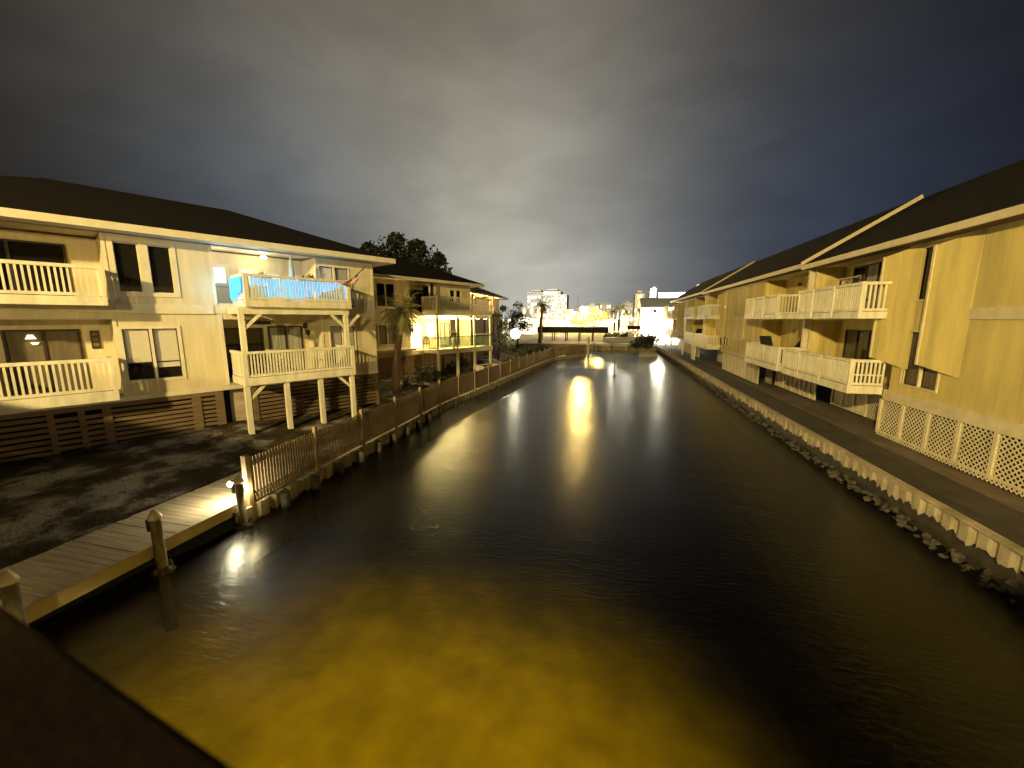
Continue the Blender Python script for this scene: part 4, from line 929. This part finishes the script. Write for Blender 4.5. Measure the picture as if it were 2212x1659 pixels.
# ================================================================== dock, pilings and picket fence on the left bank
t = thing("dock", "weathered plank boardwalk running along the left bank under a small bright lamp", "boardwalk", (-9.57, 1.0, 0.45))
m = MB(); rnd = random.Random(5)
for i in range(58):
    y = i * 0.145; m.box(-0.92 + rnd.uniform(-.015, .015), 0.86 + rnd.uniform(-.015, .015), y, y + 0.138, 0.50 + rnd.uniform(-.004, .004), 0.545 + rnd.uniform(-.004, .004))
m.build("plank_deck", "dock_wood", t)
m = MB(); m.box(0.86, 0.91, -0.02, 7.55, 0.30, 0.56); m.build("edge_board", "dock_fascia", t)
m = MB()
for x in (-0.8, 0.0, 0.7): m.box(x, x + 0.08, 0, 8.4, 0.36, 0.495)
m.build("joist", "pile_wood", t)
def piling(label, x, y, top, lampy=False):
    t = thing("dock_piling", label, "piling", (x, y, 0.0), 0, "capped pilings of the dock")
    m = MB(); m.tube([(0, 0, -1.4), (0, 0, top - 0.02)], [0.10, 0.092], 14); m.build("pile", "pile_wood", t)
    m = MB(); m.tube([(0, 0, top - 0.03), (0, 0, top + 0.02), (0, 0, top + 0.17)], [0.112, 0.112, 0.03], 16); m.build("cap", "pile_cap", t)
    m = MB(); rn = random.Random(int(y * 10))
    for k in range(16): a = k * 0.79; m.ball((0.13 * math.cos(a), 0.13 * math.sin(a), rn.uniform(-0.05, 0.14)), rn.uniform(0.05, 0.085), 7, 4)
    m.build("barnacles", "oyster", t)
    m = MB(); m.box(-0.19, -0.11, -0.05, 0.05, top - 0.30, top - 0.06); m.build("bracket", "black_metal", t)
    return t
piling("round dock piling with pale cone cap standing clear in the middle of the dock edge", -8.50, 5.30, 1.18)
piling("white capped dock piling beside the small bright lamp at the fence corner", -8.52, 7.13, 1.15)
piling("pale piling cap cut by the left edge of the picture", -8.55, 3.36, 1.16)
t = thing("dock_lamp", "small round glowing lamp on the piling at the fence corner", "lamp", (-8.74, 7.10, 1.05))
m = MB(); m.ball((0, 0, 1.08), 0.075, 12, 8); m.build("globe", "dock_lamp_glow", t)
m = MB(); m.box(0.02, 0.14, -0.02, 0.02, 1.14, 1.17); m.build("arm", "black_metal", t)
lamp('POINT', "dock_lamp_light", (-8.92, 7.20, 1.0), 120, (1.0, 0.90, 0.58), 0.10)
lamp('POINT', "dock_lamp_light", (-8.46, 7.30, 0.85), 26, (1.0, 0.85, 0.48), 0.05)

t = thing("picket_fence", "long brown picket fence standing along the left bank of the canal", "fence", (-8.6, 7.4, 0.40))
def bank_pt(y, off=0.02): return Vector((bank_x(y) + off + 8.6, y - 7.4, 0))
ysf = [7.45 + i * 2.4 for i in range(21)]; ysf[-1] = 55.0
for i, y in enumerate(ysf):
    if i == 0: continue
    p = bank_pt(y); m = MB(); m.box(p.x - 0.05, p.x + 0.05, p.y - 0.05, p.y + 0.05, -0.5, 1.78); m.build("fence_post", "fence_post", t)
p = bank_pt(7.42); m = MB(); m.box(p.x - 0.07, p.x + 0.07, p.y - 0.06, p.y + 0.06, -0.4, 1.70); m.build("corner_post", "fence_post", t)
for y0, y1 in zip(ysf, ysf[1:]):
    a, b = bank_pt(y0 + 0.06), bank_pt(y1 - 0.06); L = (b - a).length; dd = (b - a) / L; n = int(L / 0.098); m = MB()
    for i in range(n):
        c = a + dd * (L * (i + 0.5) / n); hh = rnd.uniform(-0.015, 0.015); m.bar(c + zz * 0.47, c + zz * (1.62 + hh), 0.018, 0.058, upv=dd)
    for z in (0.66, 1.40): m.bar(a + zz * z + Vector((-0.04, 0, 0)), b + zz * z + Vector((-0.04, 0, 0)), 0.035, 0.08)
    m.build("picket_panel", "fence_wood", t)
t = thing("marker_post", "pale timber post standing at the far corner of the fence", "post", (-2.75, 55.3, 0))
m = MB(); m.tube([(0, 0, -1), (0, 0, 2.45)], [0.16, 0.15], 10); m.build("pile", "trim_cream", t)
m = MB(); m.tube([(0, 0, 2.45), (0, 0, 2.65)], [0.19, 0.05], 10); m.build("cap", "pile_cap", t)

# ================================================================== planting on the left bank
palm("palm_tree", "palm with shaggy crown in front of the second left house", (-11.75, 20.0, 0.82), 4.35, (0.45, 0.3, 0), 1.75, 0.19, 46, 11, "leaf_palm", "bark_palm", droop=0.26, dry=26)
cs = [((0, 0, 10.2), 3.0), ((2.6, 0.5, 9.8), 2.4), ((-2.8, 0.3, 9.6), 2.4), ((1.0, 1, 10.9), 1.8), ((-1.2, 0.5, 10.9), 1.8), ((4.3, 0, 8.6), 1.7), ((-4.6, 0, 8.6), 1.7), ((3.2, -1, 8.0), 1.8), ((0, -1, 8.2), 2.4), ((5.2, 0.6, 7.4), 0.9), ((-0.2, 0, 12.3), 0.8), ((2.2, 0, 11.4), 0.9), ((4.4, 0.2, 10.2), 0.7), ((-3.4, 0, 11.4), 0.9)]
tree("oak_tree", "big dark spreading tree rising behind the roof of the second house", (-21.6, 38.5, 0.8), cs, 8500, 0.22, 21, "leaf_dark", 0.35, 7.0)
tree("vine_tree", "dense dark bush tree beside the far end of the lit porch", (-11.2, 39.5, 0.85), [((0, 0, 2.2), 0.9), ((0.2, 0.8, 3.4), 0.8), ((-0.2, 0.4, 4.5), 0.6), ((0.6, 2, 1.4), 0.8), ((0.2, 1.6, 2.3), 0.8), ((0.3, 1, 5.3), 0.35)], 2200, 0.10, 33, "leaf_green", 0.1, 3.0)
tree("bare_tree", "sparse dark twiggy tree silhouetted against the orange lit eave", (-12.2, 50.0, 0.85), [((0, 0, 5.0), 0.9), ((0.5, 1, 5.9), 0.7), ((-0.4, 0, 4.0), 0.9), ((0.3, 2, 3.0), 1.1)], 700, 0.11, 35, "leaf_dark", 0.12, 4.5)
tree("shade_tree", "round dark tree behind the glaring floodlight", (-13.2, 57.0, 0.85), [((0, 0, 3.6), 1.4), ((1.3, 0, 3.2), 1.1), ((-1.4, 0, 3.3), 1.2), ((0, 0, 4.6), 0.9)], 1500, 0.14, 37, "leaf_dark", 0.14, 2.6)
def shrub(label, x, y, r_, h, n, seed, lm, group="shrubs under the second house"):
    t = thing("shrub", label, "shrub", (x, y, yard_z(x, y)), 0, group); z = yard_z(x, y)
    q = MB(); q.tube([(0, 0, z - .05), (0.03, 0, z + h * 0.6)], [0.05, 0.03], 6); q.build("stem", "bark_dark", t)
    q = MB(); leaves(q, [((0, 0, z + h * 0.55), r_), ((r_ * .6, .1, z + h * 0.4), r_ * .7), ((-r_ * .6, 0, z + h * .4), r_ * .7)], n, 0.10, seed, 0.9); q.build("foliage", lm, t, recalc=False)
def agave(label, x, y, h, seed):
    z = yard_z(x, y); t = thing("agave", label, "plant", (x, y, z), 0, "spiky plants under the second house"); rn = random.Random(seed); q = MB()
    for i in range(18): frond(q, (0, 0, z), 2.399 * i, R(80) - R(3) * i, h * rn.uniform(.7, 1.1), 0.12, 0.10, 6, rn)
    q.build("leaves", "leaf_palm", t, recalc=False)
shrub("dark rounded shrub to the right of the palm trunk", -12.2, 24.2, 0.6, 1.4, 420, 3, "leaf_green")
shrub("low leafy shrub below the lit porch's first post", -12.4, 26.2, 0.45, 1.0, 300, 4, "leaf_green")
shrub("dark shrub between the first and second porch posts", -12.2, 29.4, 0.5, 0.9, 300, 6, "leaf_dark")
shrub("pale shrub climbing beside the second porch post", -11.9, 31.0, 0.45, 1.6, 360, 7, "leaf_green")
shrub("small dark shrub at the foot of the third porch post", -11.3, 34.0, 0.4, 0.8, 240, 9, "leaf_dark")
agave("tall spiky plant close behind the palm trunk", -12.8, 23.0, 1.6, 1); agave("spiky plant nearer the lit porch", -12.9, 25.4, 1.2, 2)
for i, (x, y, r_, lb) in enumerate(((-9.2, 40, .4, "low grey bush behind the fence short of the floodlight"), (-9.6, 44, .6, "grey bush behind the fence below the floodlight"), (-9.0, 47, .5, "grey bush behind the fence past the floodlight"), (-8.4, 51, .55, "dark bush near the far end of the fence"))):
    shrub(lb, x, y, r_, 1.5, 300, 50 + i, "leaf_green", "bushes along the far fence")
q = MB(); rg = random.Random(77)
for _ in range(420):
    cx_ = rg.uniform(0.3, 9.0); cy_ = rg.uniform(1.5, 22.0)
    for k_ in range(12):
        y_ = cy_ + rg.gauss(0, 0.16); x_ = bank_x(y_) - max(0.3, cx_ + rg.gauss(0, 0.16))
        if y_ < 9.3 and bank_x(y_) - x_ < 2.0: continue
        if (Vector((x_, y_, 0)) - C0).dot(n1) < 0.1 and y_ < 18.5: continue
        z_ = yard_z(x_, y_) - 0.01; a_ = rg.uniform(0, 6.28); h_ = rg.uniform(0.05, 0.16); w_ = 0.008
        q.add([(x_ - w_ * math.cos(a_), y_ - w_ * math.sin(a_), z_), (x_ + w_ * math.cos(a_), y_ + w_ * math.sin(a_), z_), (x_ + h_ * 0.5 * math.sin(a_), y_ + h_ * 0.5 * math.cos(a_), z_ + h_)], [(0, 1, 2)])
o = q.build("grass", "grass_blade", None, recalc=False); o["kind"] = "stuff"; tag(o, "sparse dark grass tufts over the sandy yard behind the dock", "grass")
# floodlight glaring across the canal
Yf = 41.5; Xf = far(1113, Yf); Zf = farz(1113, 721, Yf)
t = thing("floodlight", "glaring round floodlight on a pole behind the far part of the fence", "floodlight", (Xf, Yf, 0.85))
m = MB(); m.tube([(0, 0.2, 0.85), (0, 0.2, Zf + 0.1)], 0.05, 8); m.build("pole", "black_metal", t)
m = MB(); m.box(-0.42, 0.42, -0.02, 0.2, Zf - 0.36, Zf + 0.36); m.build("housing", "black_metal", t)
m = MB(); m.tube([(0, -0.02, Zf), (0, -0.06, Zf)], [0.55, 0.52], 18); m.build("lens", "flood_lens", t)
lamp('POINT', "flood_light", (Xf + 0.1, Yf - 0.8, Zf), 280, (1.0, 0.93, 0.62), 0.2)

# ================================================================== far end of the canal
def far_house(name, label, px0, px1, py, Y, depth, mat_, roofm, wins, group=None):
    x0, x1, z = far(px0, Y), far(px1, Y), farz((px0 + px1) / 2, py, Y); xc = (x0 + x1) / 2
    t = thing(name, label, "building", (xc, Y, 0.9), 0, group); hw = (x1 - x0) / 2
    m = MB(); m.box(-hw, hw, 0, depth, 0.9, z); m.build("wall", mat_, t)
    return t, hw, z
# long dark roofed shelter
Y = 76; x0, x1 = far(1160, Y), far(1313, Y); zt, zb = farz(1240, 706, Y), farz(1240, 719, Y)
t = thing("boat_shelter", "long low dark roofed shelter across the far end of the canal", "shelter", ((x0 + x1) / 2, Y, 0.9)); hw = (x1 - x0) / 2
m = MB(); m.add([(-hw, 0, zb), (hw, 0, zb), (hw, 0, zt - .1), (-hw, 0, zt - .1), (-hw, 4, zb), (hw, 4, zb), (hw, 4, zt), (-hw, 4, zt)], [(0, 1, 2, 3), (7, 6, 5, 4), (3, 2, 6, 7), (0, 4, 5, 1), (0, 3, 7, 4), (1, 5, 6, 2)]); m.build("roof", "canvas_dark", t)
for i in range(6):
    s = -hw + 0.4 + i * (2 * hw - 0.8) / 5; q = MB(); q.box(s - 0.1, s + 0.1, 0.2, 0.4, 0.9, zb); q.box(s - 0.1, s + 0.1, 3.6, 3.8, 0.9, zb); q.build("post", "slat_wood", t)
lamp('POINT', "yard_light", (far(1215, 73), 73, 4.2), 110, (1.0, 0.88, 0.45), 0.2)
t = thing("lawn", "sandy lit lawn beyond the fence", "lawn", (far(1215, 71), 71, 0.9)); q = MB(); q.prism([(-6, -4.4), (7, -4.4), (7, 4), (-6, 4)], 0.9, 0.93); o = q.build("sand", "concrete_pale", t)
t["kind"] = "structure"
# boat on the far bank: hull, cockpit cover, windscreen, dark canopy
Y = 69.5; xb = far(1340, Y)
t = thing("motorboat", "white motorboat with dark canopy lying across the far end of the canal", "boat", (xb, Y, 0.9))
q = MB(); st = [(-3.0, 0.75, 0.5), (-1.5, 1.0, 0.15), (0.8, 1.05, 0.05), (2.4, 0.8, 0.2), (3.5, 0.06, 0.5)]
vs = []
for x, wd, kz in st: vs += [(x, -wd, 2.05 + 0.04 * x), (x, -wd * 0.75, 1.1 + kz * 0.5), (x, 0, 0.95 + kz * 0.6), (x, wd * 0.75, 1.1 + kz * 0.5), (x, wd, 2.05 + 0.04 * x)]
fs = [(5 * i + k, 5 * i + k + 1, 5 * i + k + 6, 5 * i + k + 5) for i in range(4) for k in range(4)] + [(0, 1, 2, 3, 4), (24, 23, 22, 21, 20)] + [(5 * i + 4, 5 * i, 5 * i + 5, 5 * i + 9) for i in range(4)]
q.add(vs, fs); q.build("hull", "hull_white", t)
q = MB(); q.box(0.6, 2.0, -0.6, 0.6, 2.1, 2.55); q.build("console", "hull_white", t)
q = MB(); q.add([(1.4, -0.62, 2.5), (1.4, 0.62, 2.5), (2.4, 0.62, 3.3), (2.4, -0.62, 3.3)], [(0, 1, 2, 3)]); q.bar((1.5, -.65, 2.5), (1.5, -.65, 3.5), .07, .07); q.bar((2.5, -.65, 2.5), (2.5, -.65, 3.5), .07, .07); q.build("windscreen", "glass_panel", t)
q = MB(); q.box(1.0, 3.0, -0.75, 0.75, 3.35, 3.95); q.build("canopy", "canvas_dark", t)
q = MB(); q.add([(-0.6, -0.7, 2.12), (1.05, -0.7, 2.12), (1.05, -0.7, 2.95), (-0.6, 0.7, 2.12), (1.05, 0.7, 2.12), (1.05, 0.7, 2.95)], [(0, 1, 2), (5, 4, 3), (0, 2, 5, 3), (0, 3, 4, 1), (1, 4, 5, 2)]); q.build("cockpit_cover", "canvas_dark", t)
t = thing("floating_dock", "low pale floating dock in front of the motorboat", "floating dock", (far(1310, 66.0), 66.0, 0.0)); q = MB(); q.box(-2.2, 3.6, -0.1, 0.25, 0.75, 1.02); q.build("deck", "trim_cream", t)
for x in (-2, 0.8, 3.4):
    q = MB(); q.tube([(x, -0.2, -0.5), (x, -0.2, 1.2)], 0.09, 8); q.build("pile", "pile_wood", t)
# covered dinghy afloat near the right bank
Y = 56; xb = far(1400, Y)
t = thing("dinghy", "small boat under a pale cover afloat by the right bank", "boat", (xb, Y, 0.0), R(8))
q = MB(); vs = []; st = [(-1.15, 0.45, 0.0), (-0.5, 0.62, 0.0), (0.3, 0.6, 0.0), (0.95, 0.35, 0.05), (1.25, 0.03, 0.15)]
for x, wd, kz in st: vs += [(x, -wd, 0.34 + .04 * x), (x, -wd * .7, 0.0 + kz), (x, 0, -0.15 + kz), (x, wd * .7, 0.0 + kz), (x, wd, 0.34 + .04 * x)]
q.add(vs, fs); q.build("hull", "hull_white", t)
q = MB(); vs = []
for x, wd, kz in st:
    for k in range(7): a = math.pi * k / 6; vs.append((x * 0.98, -wd * 0.98 * math.cos(a), 0.35 + .04 * x + 0.42 * math.sin(a) * (wd / 0.62) ** 0.6))
q.add(vs, [(7 * i + k, 7 * i + k + 1, 7 * i + k + 8, 7 * i + k + 7) for i in range(4) for k in range(6)], True); q.build("cover", "boat_cover", t)
t = thing("spar_buoy", "thin dark spar buoy standing in the middle of the canal", "buoy", (0.58, 36.3, 0.0)); q = MB(); q.tube([(0, 0, -0.4), (0, 0, 0.0), (0, 0, 0.35), (0, 0, 1.75)], [0.12, 0.11, 0.06, 0.02], 10); q.build("spar", "canvas_dark", t)
q = MB(); q.tube([(0, 0, -0.05), (0, 0, 0.06)], [0.30, 0.22], 14); q.build("float_collar", "canvas_dark", t)
tree("round_bush", "clipped round dark bush at the corner of the right bank", (far(1397, 64.0), 64.0, 0.88), [((0, 0, 1.30), 1.25), ((0.75, 0, 1.1), 1.1), ((-0.75, 0, 1.1), 1.1), ((0, 0, 0.5), 0.9)], 2600, 0.12, 61, "leaf_dark", 0.08, 0.8, None, "bush")
tree("low_bush", "low dark bush left of the clipped round bush", (far(1368, 63.5), 63.5, 0.88), [((0, 0, 0.35), 0.7), ((0.6, 0, 0.3), 0.6)], 700, 0.10, 62, "leaf_dark", 0.05, 0.3, None, "bush")
q = MB(); leaves(q, [((far(p_, 79), 79 + (p_ % 3), 1.6), 1.0) for p_ in range(1312, 1372, 4)], 2600, 0.16, 63); q.box(far(1312, 79), far(1370, 79), 78.6, 79.6, 0.9, 2.0)
tag(rebase(q.build("hedge", "leaf_green", None, recalc=False)), "long green hedge behind the motorboat below the lit palm trunks", "hedge")
# palms with lit trunks
for i, (p_, lb) in enumerate(((1320, "leftmost lit palm trunk, at the end of the dark shelter"), (1329, "second lit palm trunk from the dark shelter"), (1338, "third lit palm trunk from the dark shelter"), (1347, "fourth lit palm trunk, left of the white glare"), (1375, "pale lit palm close to the white building"))):
    Yp = 84 + i; palm("palm_tree", lb, (far(p_, Yp), Yp, 0.9), 5.6 + 0.5 * (i % 3), (0.2, 0, 0), 1.5, 0.18, 18, 70 + i, "leaf_palm", "lit_trunk", "lit palms at the far end of the canal", 0.25)
lamp('POINT', "palm_uplight", (far(1330, 82), 82, 2.2), 900, (1.0, 0.92, 0.65), 0.3); lamp('POINT', "palm_uplight", (far(1372, 82), 82, 3.0), 600, (1.0, 0.92, 0.65), 0.3)
palm("palm_tree", "dark leaning palm silhouetted before the bright town at left", (far(1166, 68), 68, 0.9), 6.4, (0.4, 0, 0), 2.3, 0.26, 30, 90, "leaf_palm", "bark_palm", None, 0.27, 14)
# white building at right with floodlit face
Y = 80; x0, x1 = far(1384, Y), far(1500, Y); zt = farz(1440, 640, Y); zr = farz(1440, 664, Y)
t = thing("white_building", "floodlit white building beyond the end of the apartment row", "building", ((x0 + x1) / 2, Y, 0.9)); hw = (x1 - x0) / 2
q = MB(); q.box(-hw, hw + 4, 0, 14, 0.9, zr); q.build("wall", "white_stucco", t)
q = MB(); q.add([(-hw - .4, -0.4, zr), (hw + 4, -0.4, zr), (hw + 4, 5, zt), (-hw - .4, 5, zt), (-hw - .4, 14, zr), (hw + 4, 14, zr)], [(0, 1, 2, 3), (3, 2, 5, 4), (0, 3, 4), (1, 5, 2), (0, 4, 5, 1)]); q.build("roof", "white_stucco", t)
q = MB(); q.box(-hw + 1.9, -hw + 2.5, -0.05, 0.02, zr - 1.0, zr - 0.4); w_ = q.build("window", "dark_glass", t)
q = MB(); q.box(-hw + 3.2, -hw + 5.2, -0.9, -0.01, 4.2, 4.4); q.box(-hw + 3.2, -hw + 5.2, -0.9, -0.85, 4.4, 5.3); q.build("balcony", "trim_tan", t)
q = MB(); q.box(-hw + 3.4, -hw + 5.0, -0.04, -0.01, 4.4, 6.4); q.build("lit_window", "far_lit_white", t)
q = MB(); q.box(-hw + 3.8, -hw + 5.4, -0.04, -0.01, 1.0, 3.6); q.build("lit_doorway", "far_lit_white", t)
q = MB(); q.box(-hw - 0.06, -hw + 0.7, -0.12, 0.4, 0.9, zr); q.build("corner_pillar", "concrete_pale", t)
lamp('SPOT', "building_spot", ((x0 + x1) / 2 - 1.5, Y - 11, 1.8), 26000, (1.0, 0.97, 0.80), 0.3, target=((x0 + x1) / 2, Y, 3.6), cone=88)
lamp('SPOT', "building_spot", ((x0 + x1) / 2 - 3.0, Y - 14, 16.0), 1500, (1.0, 0.95, 0.80), 0.3, target=((x0 + x1) / 2, Y + 2, 8.0), cone=70)  # added spot hung in mid-air to brighten the roof
# big lit deck with a row of rooftop lamps behind
Y = 120; x0, x1 = far(1398, Y), far(1500, Y); zb, zt = farz(1440, 645, Y), farz(1440, 634, Y)
t = thing("parking_deck", "tall deck behind the white building with a row of square bright rooftop lamps", "building", ((x0 + x1) / 2, Y, 0.9)); hw = (x1 - x0) / 2
q = MB(); q.box(-hw, hw + 6, 0, 16, 0.9, zb); q.build("wall", "white_stucco", t)
q = MB(); q.box(-hw, -hw + 1.6, 0, 2, zb, farz(1440, 622, Y)); q.box(hw - 1.0, hw + 1.4, 0, 2, zb, farz(1440, 624, Y)); q.build("stair_tower", "white_stucco", t)
for i in range(8):
    s = -hw + 2.2 + i * (2 * hw - 3.6) / 8; q = MB(); q.box(s, s + 1.25, -0.1, 0.1, zb + 0.2, zt + 0.25); q.build("rooftop_lamp", "rooftop_lamp", t)
q = MB(); q.ball((-hw + 0.9, -0.2, farz(1440, 623, Y)), 0.5, 8, 6); q.ball((hw, -0.2, farz(1440, 622, Y)), 0.9, 8, 6); q.build("tower_lamp", "far_lit_white", t)
lamp('SPOT', "deck_floodlight", ((x0 + x1) / 2, Y - 18, zt + 2), 30000, (0.95, 1.0, 0.88), 0.4, target=((x0 + x1) / 2, Y, zb), cone=70)
# the town across the harbour
def tower(label, px0, px1, pyt, Y, bays, depth, lit, group="lit towers of the far town", step=None, top=None, wm="tower_wall"):
    x0, x1 = far(px0, Y), far(px1, Y); z = farz((px0 + px1) / 2, pyt, Y); t = thing("tower", label, "tower block", ((x0 + x1) / 2, Y, 0.9), 0, group); hw = (x1 - x0) / 2
    q = MB(); q.box(-hw, hw, 0, depth, 0.9, z)
    if top: q.box(-hw * top, hw * top, depth * 0.2, depth * 0.8, z, z + 0.06 * (z - 0.9) + 0.5)
    q.build("wall", wm, t)
    rn = random.Random(int(px0 * 7 + pyt)); nf = max(3, int((z - 0.9) / 3.2)); bw = 2 * hw / bays
    for b_ in range(bays):
        s = -hw + bw * b_
        q = MB(); lq = MB()
        for f_ in range(nf):
            zf = 0.9 + (z - 0.9) * (f_ + 0.25) / nf; hh = (z - 0.9) / nf * 0.55
            (lq if rn.random() < lit else q).box(s + bw * 0.22, s + bw * 0.78, -0.12, -0.02, zf, zf + hh)
        spine = (s + bw * 0.49, s + bw * 0.51)
        if q.v: q.box(*spine, -0.010, 0.02, 0.95, z - 0.1)
        if lq.v: lq.box(*spine, -0.016, 0.02, 0.96, z - 0.11)
        if q.v: q.build("window_stack", "tower_window", t)
        if lq.v: lq.build("lit_window_stack", "far_lit_warm" if rn.random() < 0.6 else "far_lit_white", t)
    return t
YT = 380
tower("wide pale tower block on the left of the skyline with lit balcony stacks", 1138, 1175, 631, YT, 5, 20, 0.35, top=0.5)
tower("taller pale tower block joined behind the palm with bright upper floors", 1172, 1208, 629, YT - 6, 6, 22, 0.45, top=0.6)
tower("narrow lower tower stepping down at the right of the pale pair", 1206, 1222, 636, YT - 3, 3, 18, 0.4)
tower("low cream block with stepped roof behind the yellow trees", 1262, 1290, 660, 260, 5, 14, 0.4, top=0.4)
tower("low cream block right of the yellow trees", 1288, 1316, 657, 300, 6, 14, 0.5, top=0.7)
tower("slim pale block between the palms", 1341, 1362, 655, 280, 4, 14, 0.45, top=0.4)
tower("slim tower with warm lit floors left of the white building", 1366, 1386, 634, 210, 4, 12, 0.5, top=0.5, wm="siding_cream")
tower("small bright block at the foot of the pale towers", 1215, 1236, 668, 240, 4, 12, 0.55)
tower("low white block seen through the left hand palm", 1120, 1160, 664, 130, 5, 10, 0.5)
tower("low bright shopfront row behind the floodlight", 1085, 1150, 688, 110, 8, 8, 0.65)
tower("low bright row under the pale towers", 1172, 1250, 692, 150, 9, 8, 0.75)
tower("low bright row behind the dark shelter", 1250, 1318, 690, 150, 8, 8, 0.7)
tower("low white block behind the lit palm trunks", 1338, 1384, 684, 140, 5, 8, 0.7)
lamp('SPOT', "tower_floodlight", (far(1178, YT - 120), YT - 120, 2), 850000, (1.0, 0.95, 0.80), 1.0, target=(far(1180, YT), YT, 20), cone=40)
lamp('SPOT', "town_floodlight", (far(1290, 190), 190, 3), 240000, (1.0, 0.90, 0.62), 1.0, target=(far(1290, 270), 270, 10), cone=60)
lamp('SPOT', "town_floodlight", (far(1365, 165), 165, 3), 80000, (1.0, 0.88, 0.58), 1.0, target=(far(1365, 215), 215, 12), cone=60)
lamp('SPOT', "town_floodlight", (far(1190, 100), 100, 3), 40000, (1.0, 0.92, 0.7), 1.0, target=(far(1190, 150), 150, 5), cone=100)
# street trees lit by sodium lamps, and the lamps
for i, (p_, Yp, hh, lb) in enumerate(((1246, 150, 7.0, "yellow lit street tree left of the sodium lamp"), (1262, 145, 8.0, "yellow lit street tree under the brightest sodium lamp"), (1283, 150, 8.5, "yellow lit street tree before the low cream blocks"), (1303, 152, 7.5, "yellow lit street tree right of the others"))):
    tree("street_tree", lb, (far(p_, Yp), Yp, 0.9), [((0, 0, hh * .6), hh * .26), ((hh * .2, 0, hh * .5), hh * .2), ((-hh * .2, 0, hh * .5), hh * .2), ((0, 0, hh * .82), hh * .17)], 420, 0.42, 100 + i, "leaf_palm", 0.2, hh * .5, "street trees in sodium light")
    lamp('POINT', "sodium_light", (far(p_ + 4, Yp - 5), Yp - 5, hh * 0.8), 5000, (1.0, 0.72, 0.18), 0.4)
for i, (p_, py, Yp, mt, sz, lb) in enumerate(((1256, 668, 142, "sodium_lamp", 0.85, "yellow sodium street lamp glowing among the street trees"), (1238, 676, 140, "sodium_lamp", 0.35, "smaller sodium street lamp left of the street trees"), (1296, 680, 140, "sodium_lamp", 0.3, "sodium street lamp at the right of the street trees"), (1351, 690, 92, "white_lamp", 0.13, "white lamp glaring between the lit palm trunks"), (1327, 694, 96, "white_lamp", 0.15, "white lamp behind the second lit palm trunk"), (1212, 700, 100, "white_lamp", 0.2, "white lamp low behind the left hand palm"), (1100, 692, 90, "white_lamp", 0.2, "white lamp left above the floodlight"), (1392, 722, 78, "white_lamp", 0.24, "added white lamp at the left foot of the white building"), (1410, 720, 77.5, "white_lamp", 0.30, "added white lamp before the middle of the white building"), (1427, 722, 77, "white_lamp", 0.14, "added white lamp before the right side of the white building"))):  # lamps before the white building are added to feed its streak on the water
    z = farz(p_, py, Yp); t = thing("street_lamp", lb, "street lamp", (far(p_, Yp), Yp, 0.9), 0, "street lamps of the far town")
    q = MB(); q.tube([(0, 0.3, 0.9), (0, 0.3, z + sz * .5), (0, 0, z + sz * 0.9)], 0.07, 6); q.build("pole", "lit_trunk", t)
    q = MB(); q.ball((0, 0, z), sz, 12, 8); q.build("lamp_globe", mt, t)
t = thing("radio_mast", "thin pale mast standing right of the pale towers", "mast", (far(1245, 200), 200, 0.9)); q = MB(); q.tube([(0, 0, 0.9), (0, 0, farz(1245, 636, 200))], [0.25, 0.12], 6); q.build("pole", "tower_wall", t)
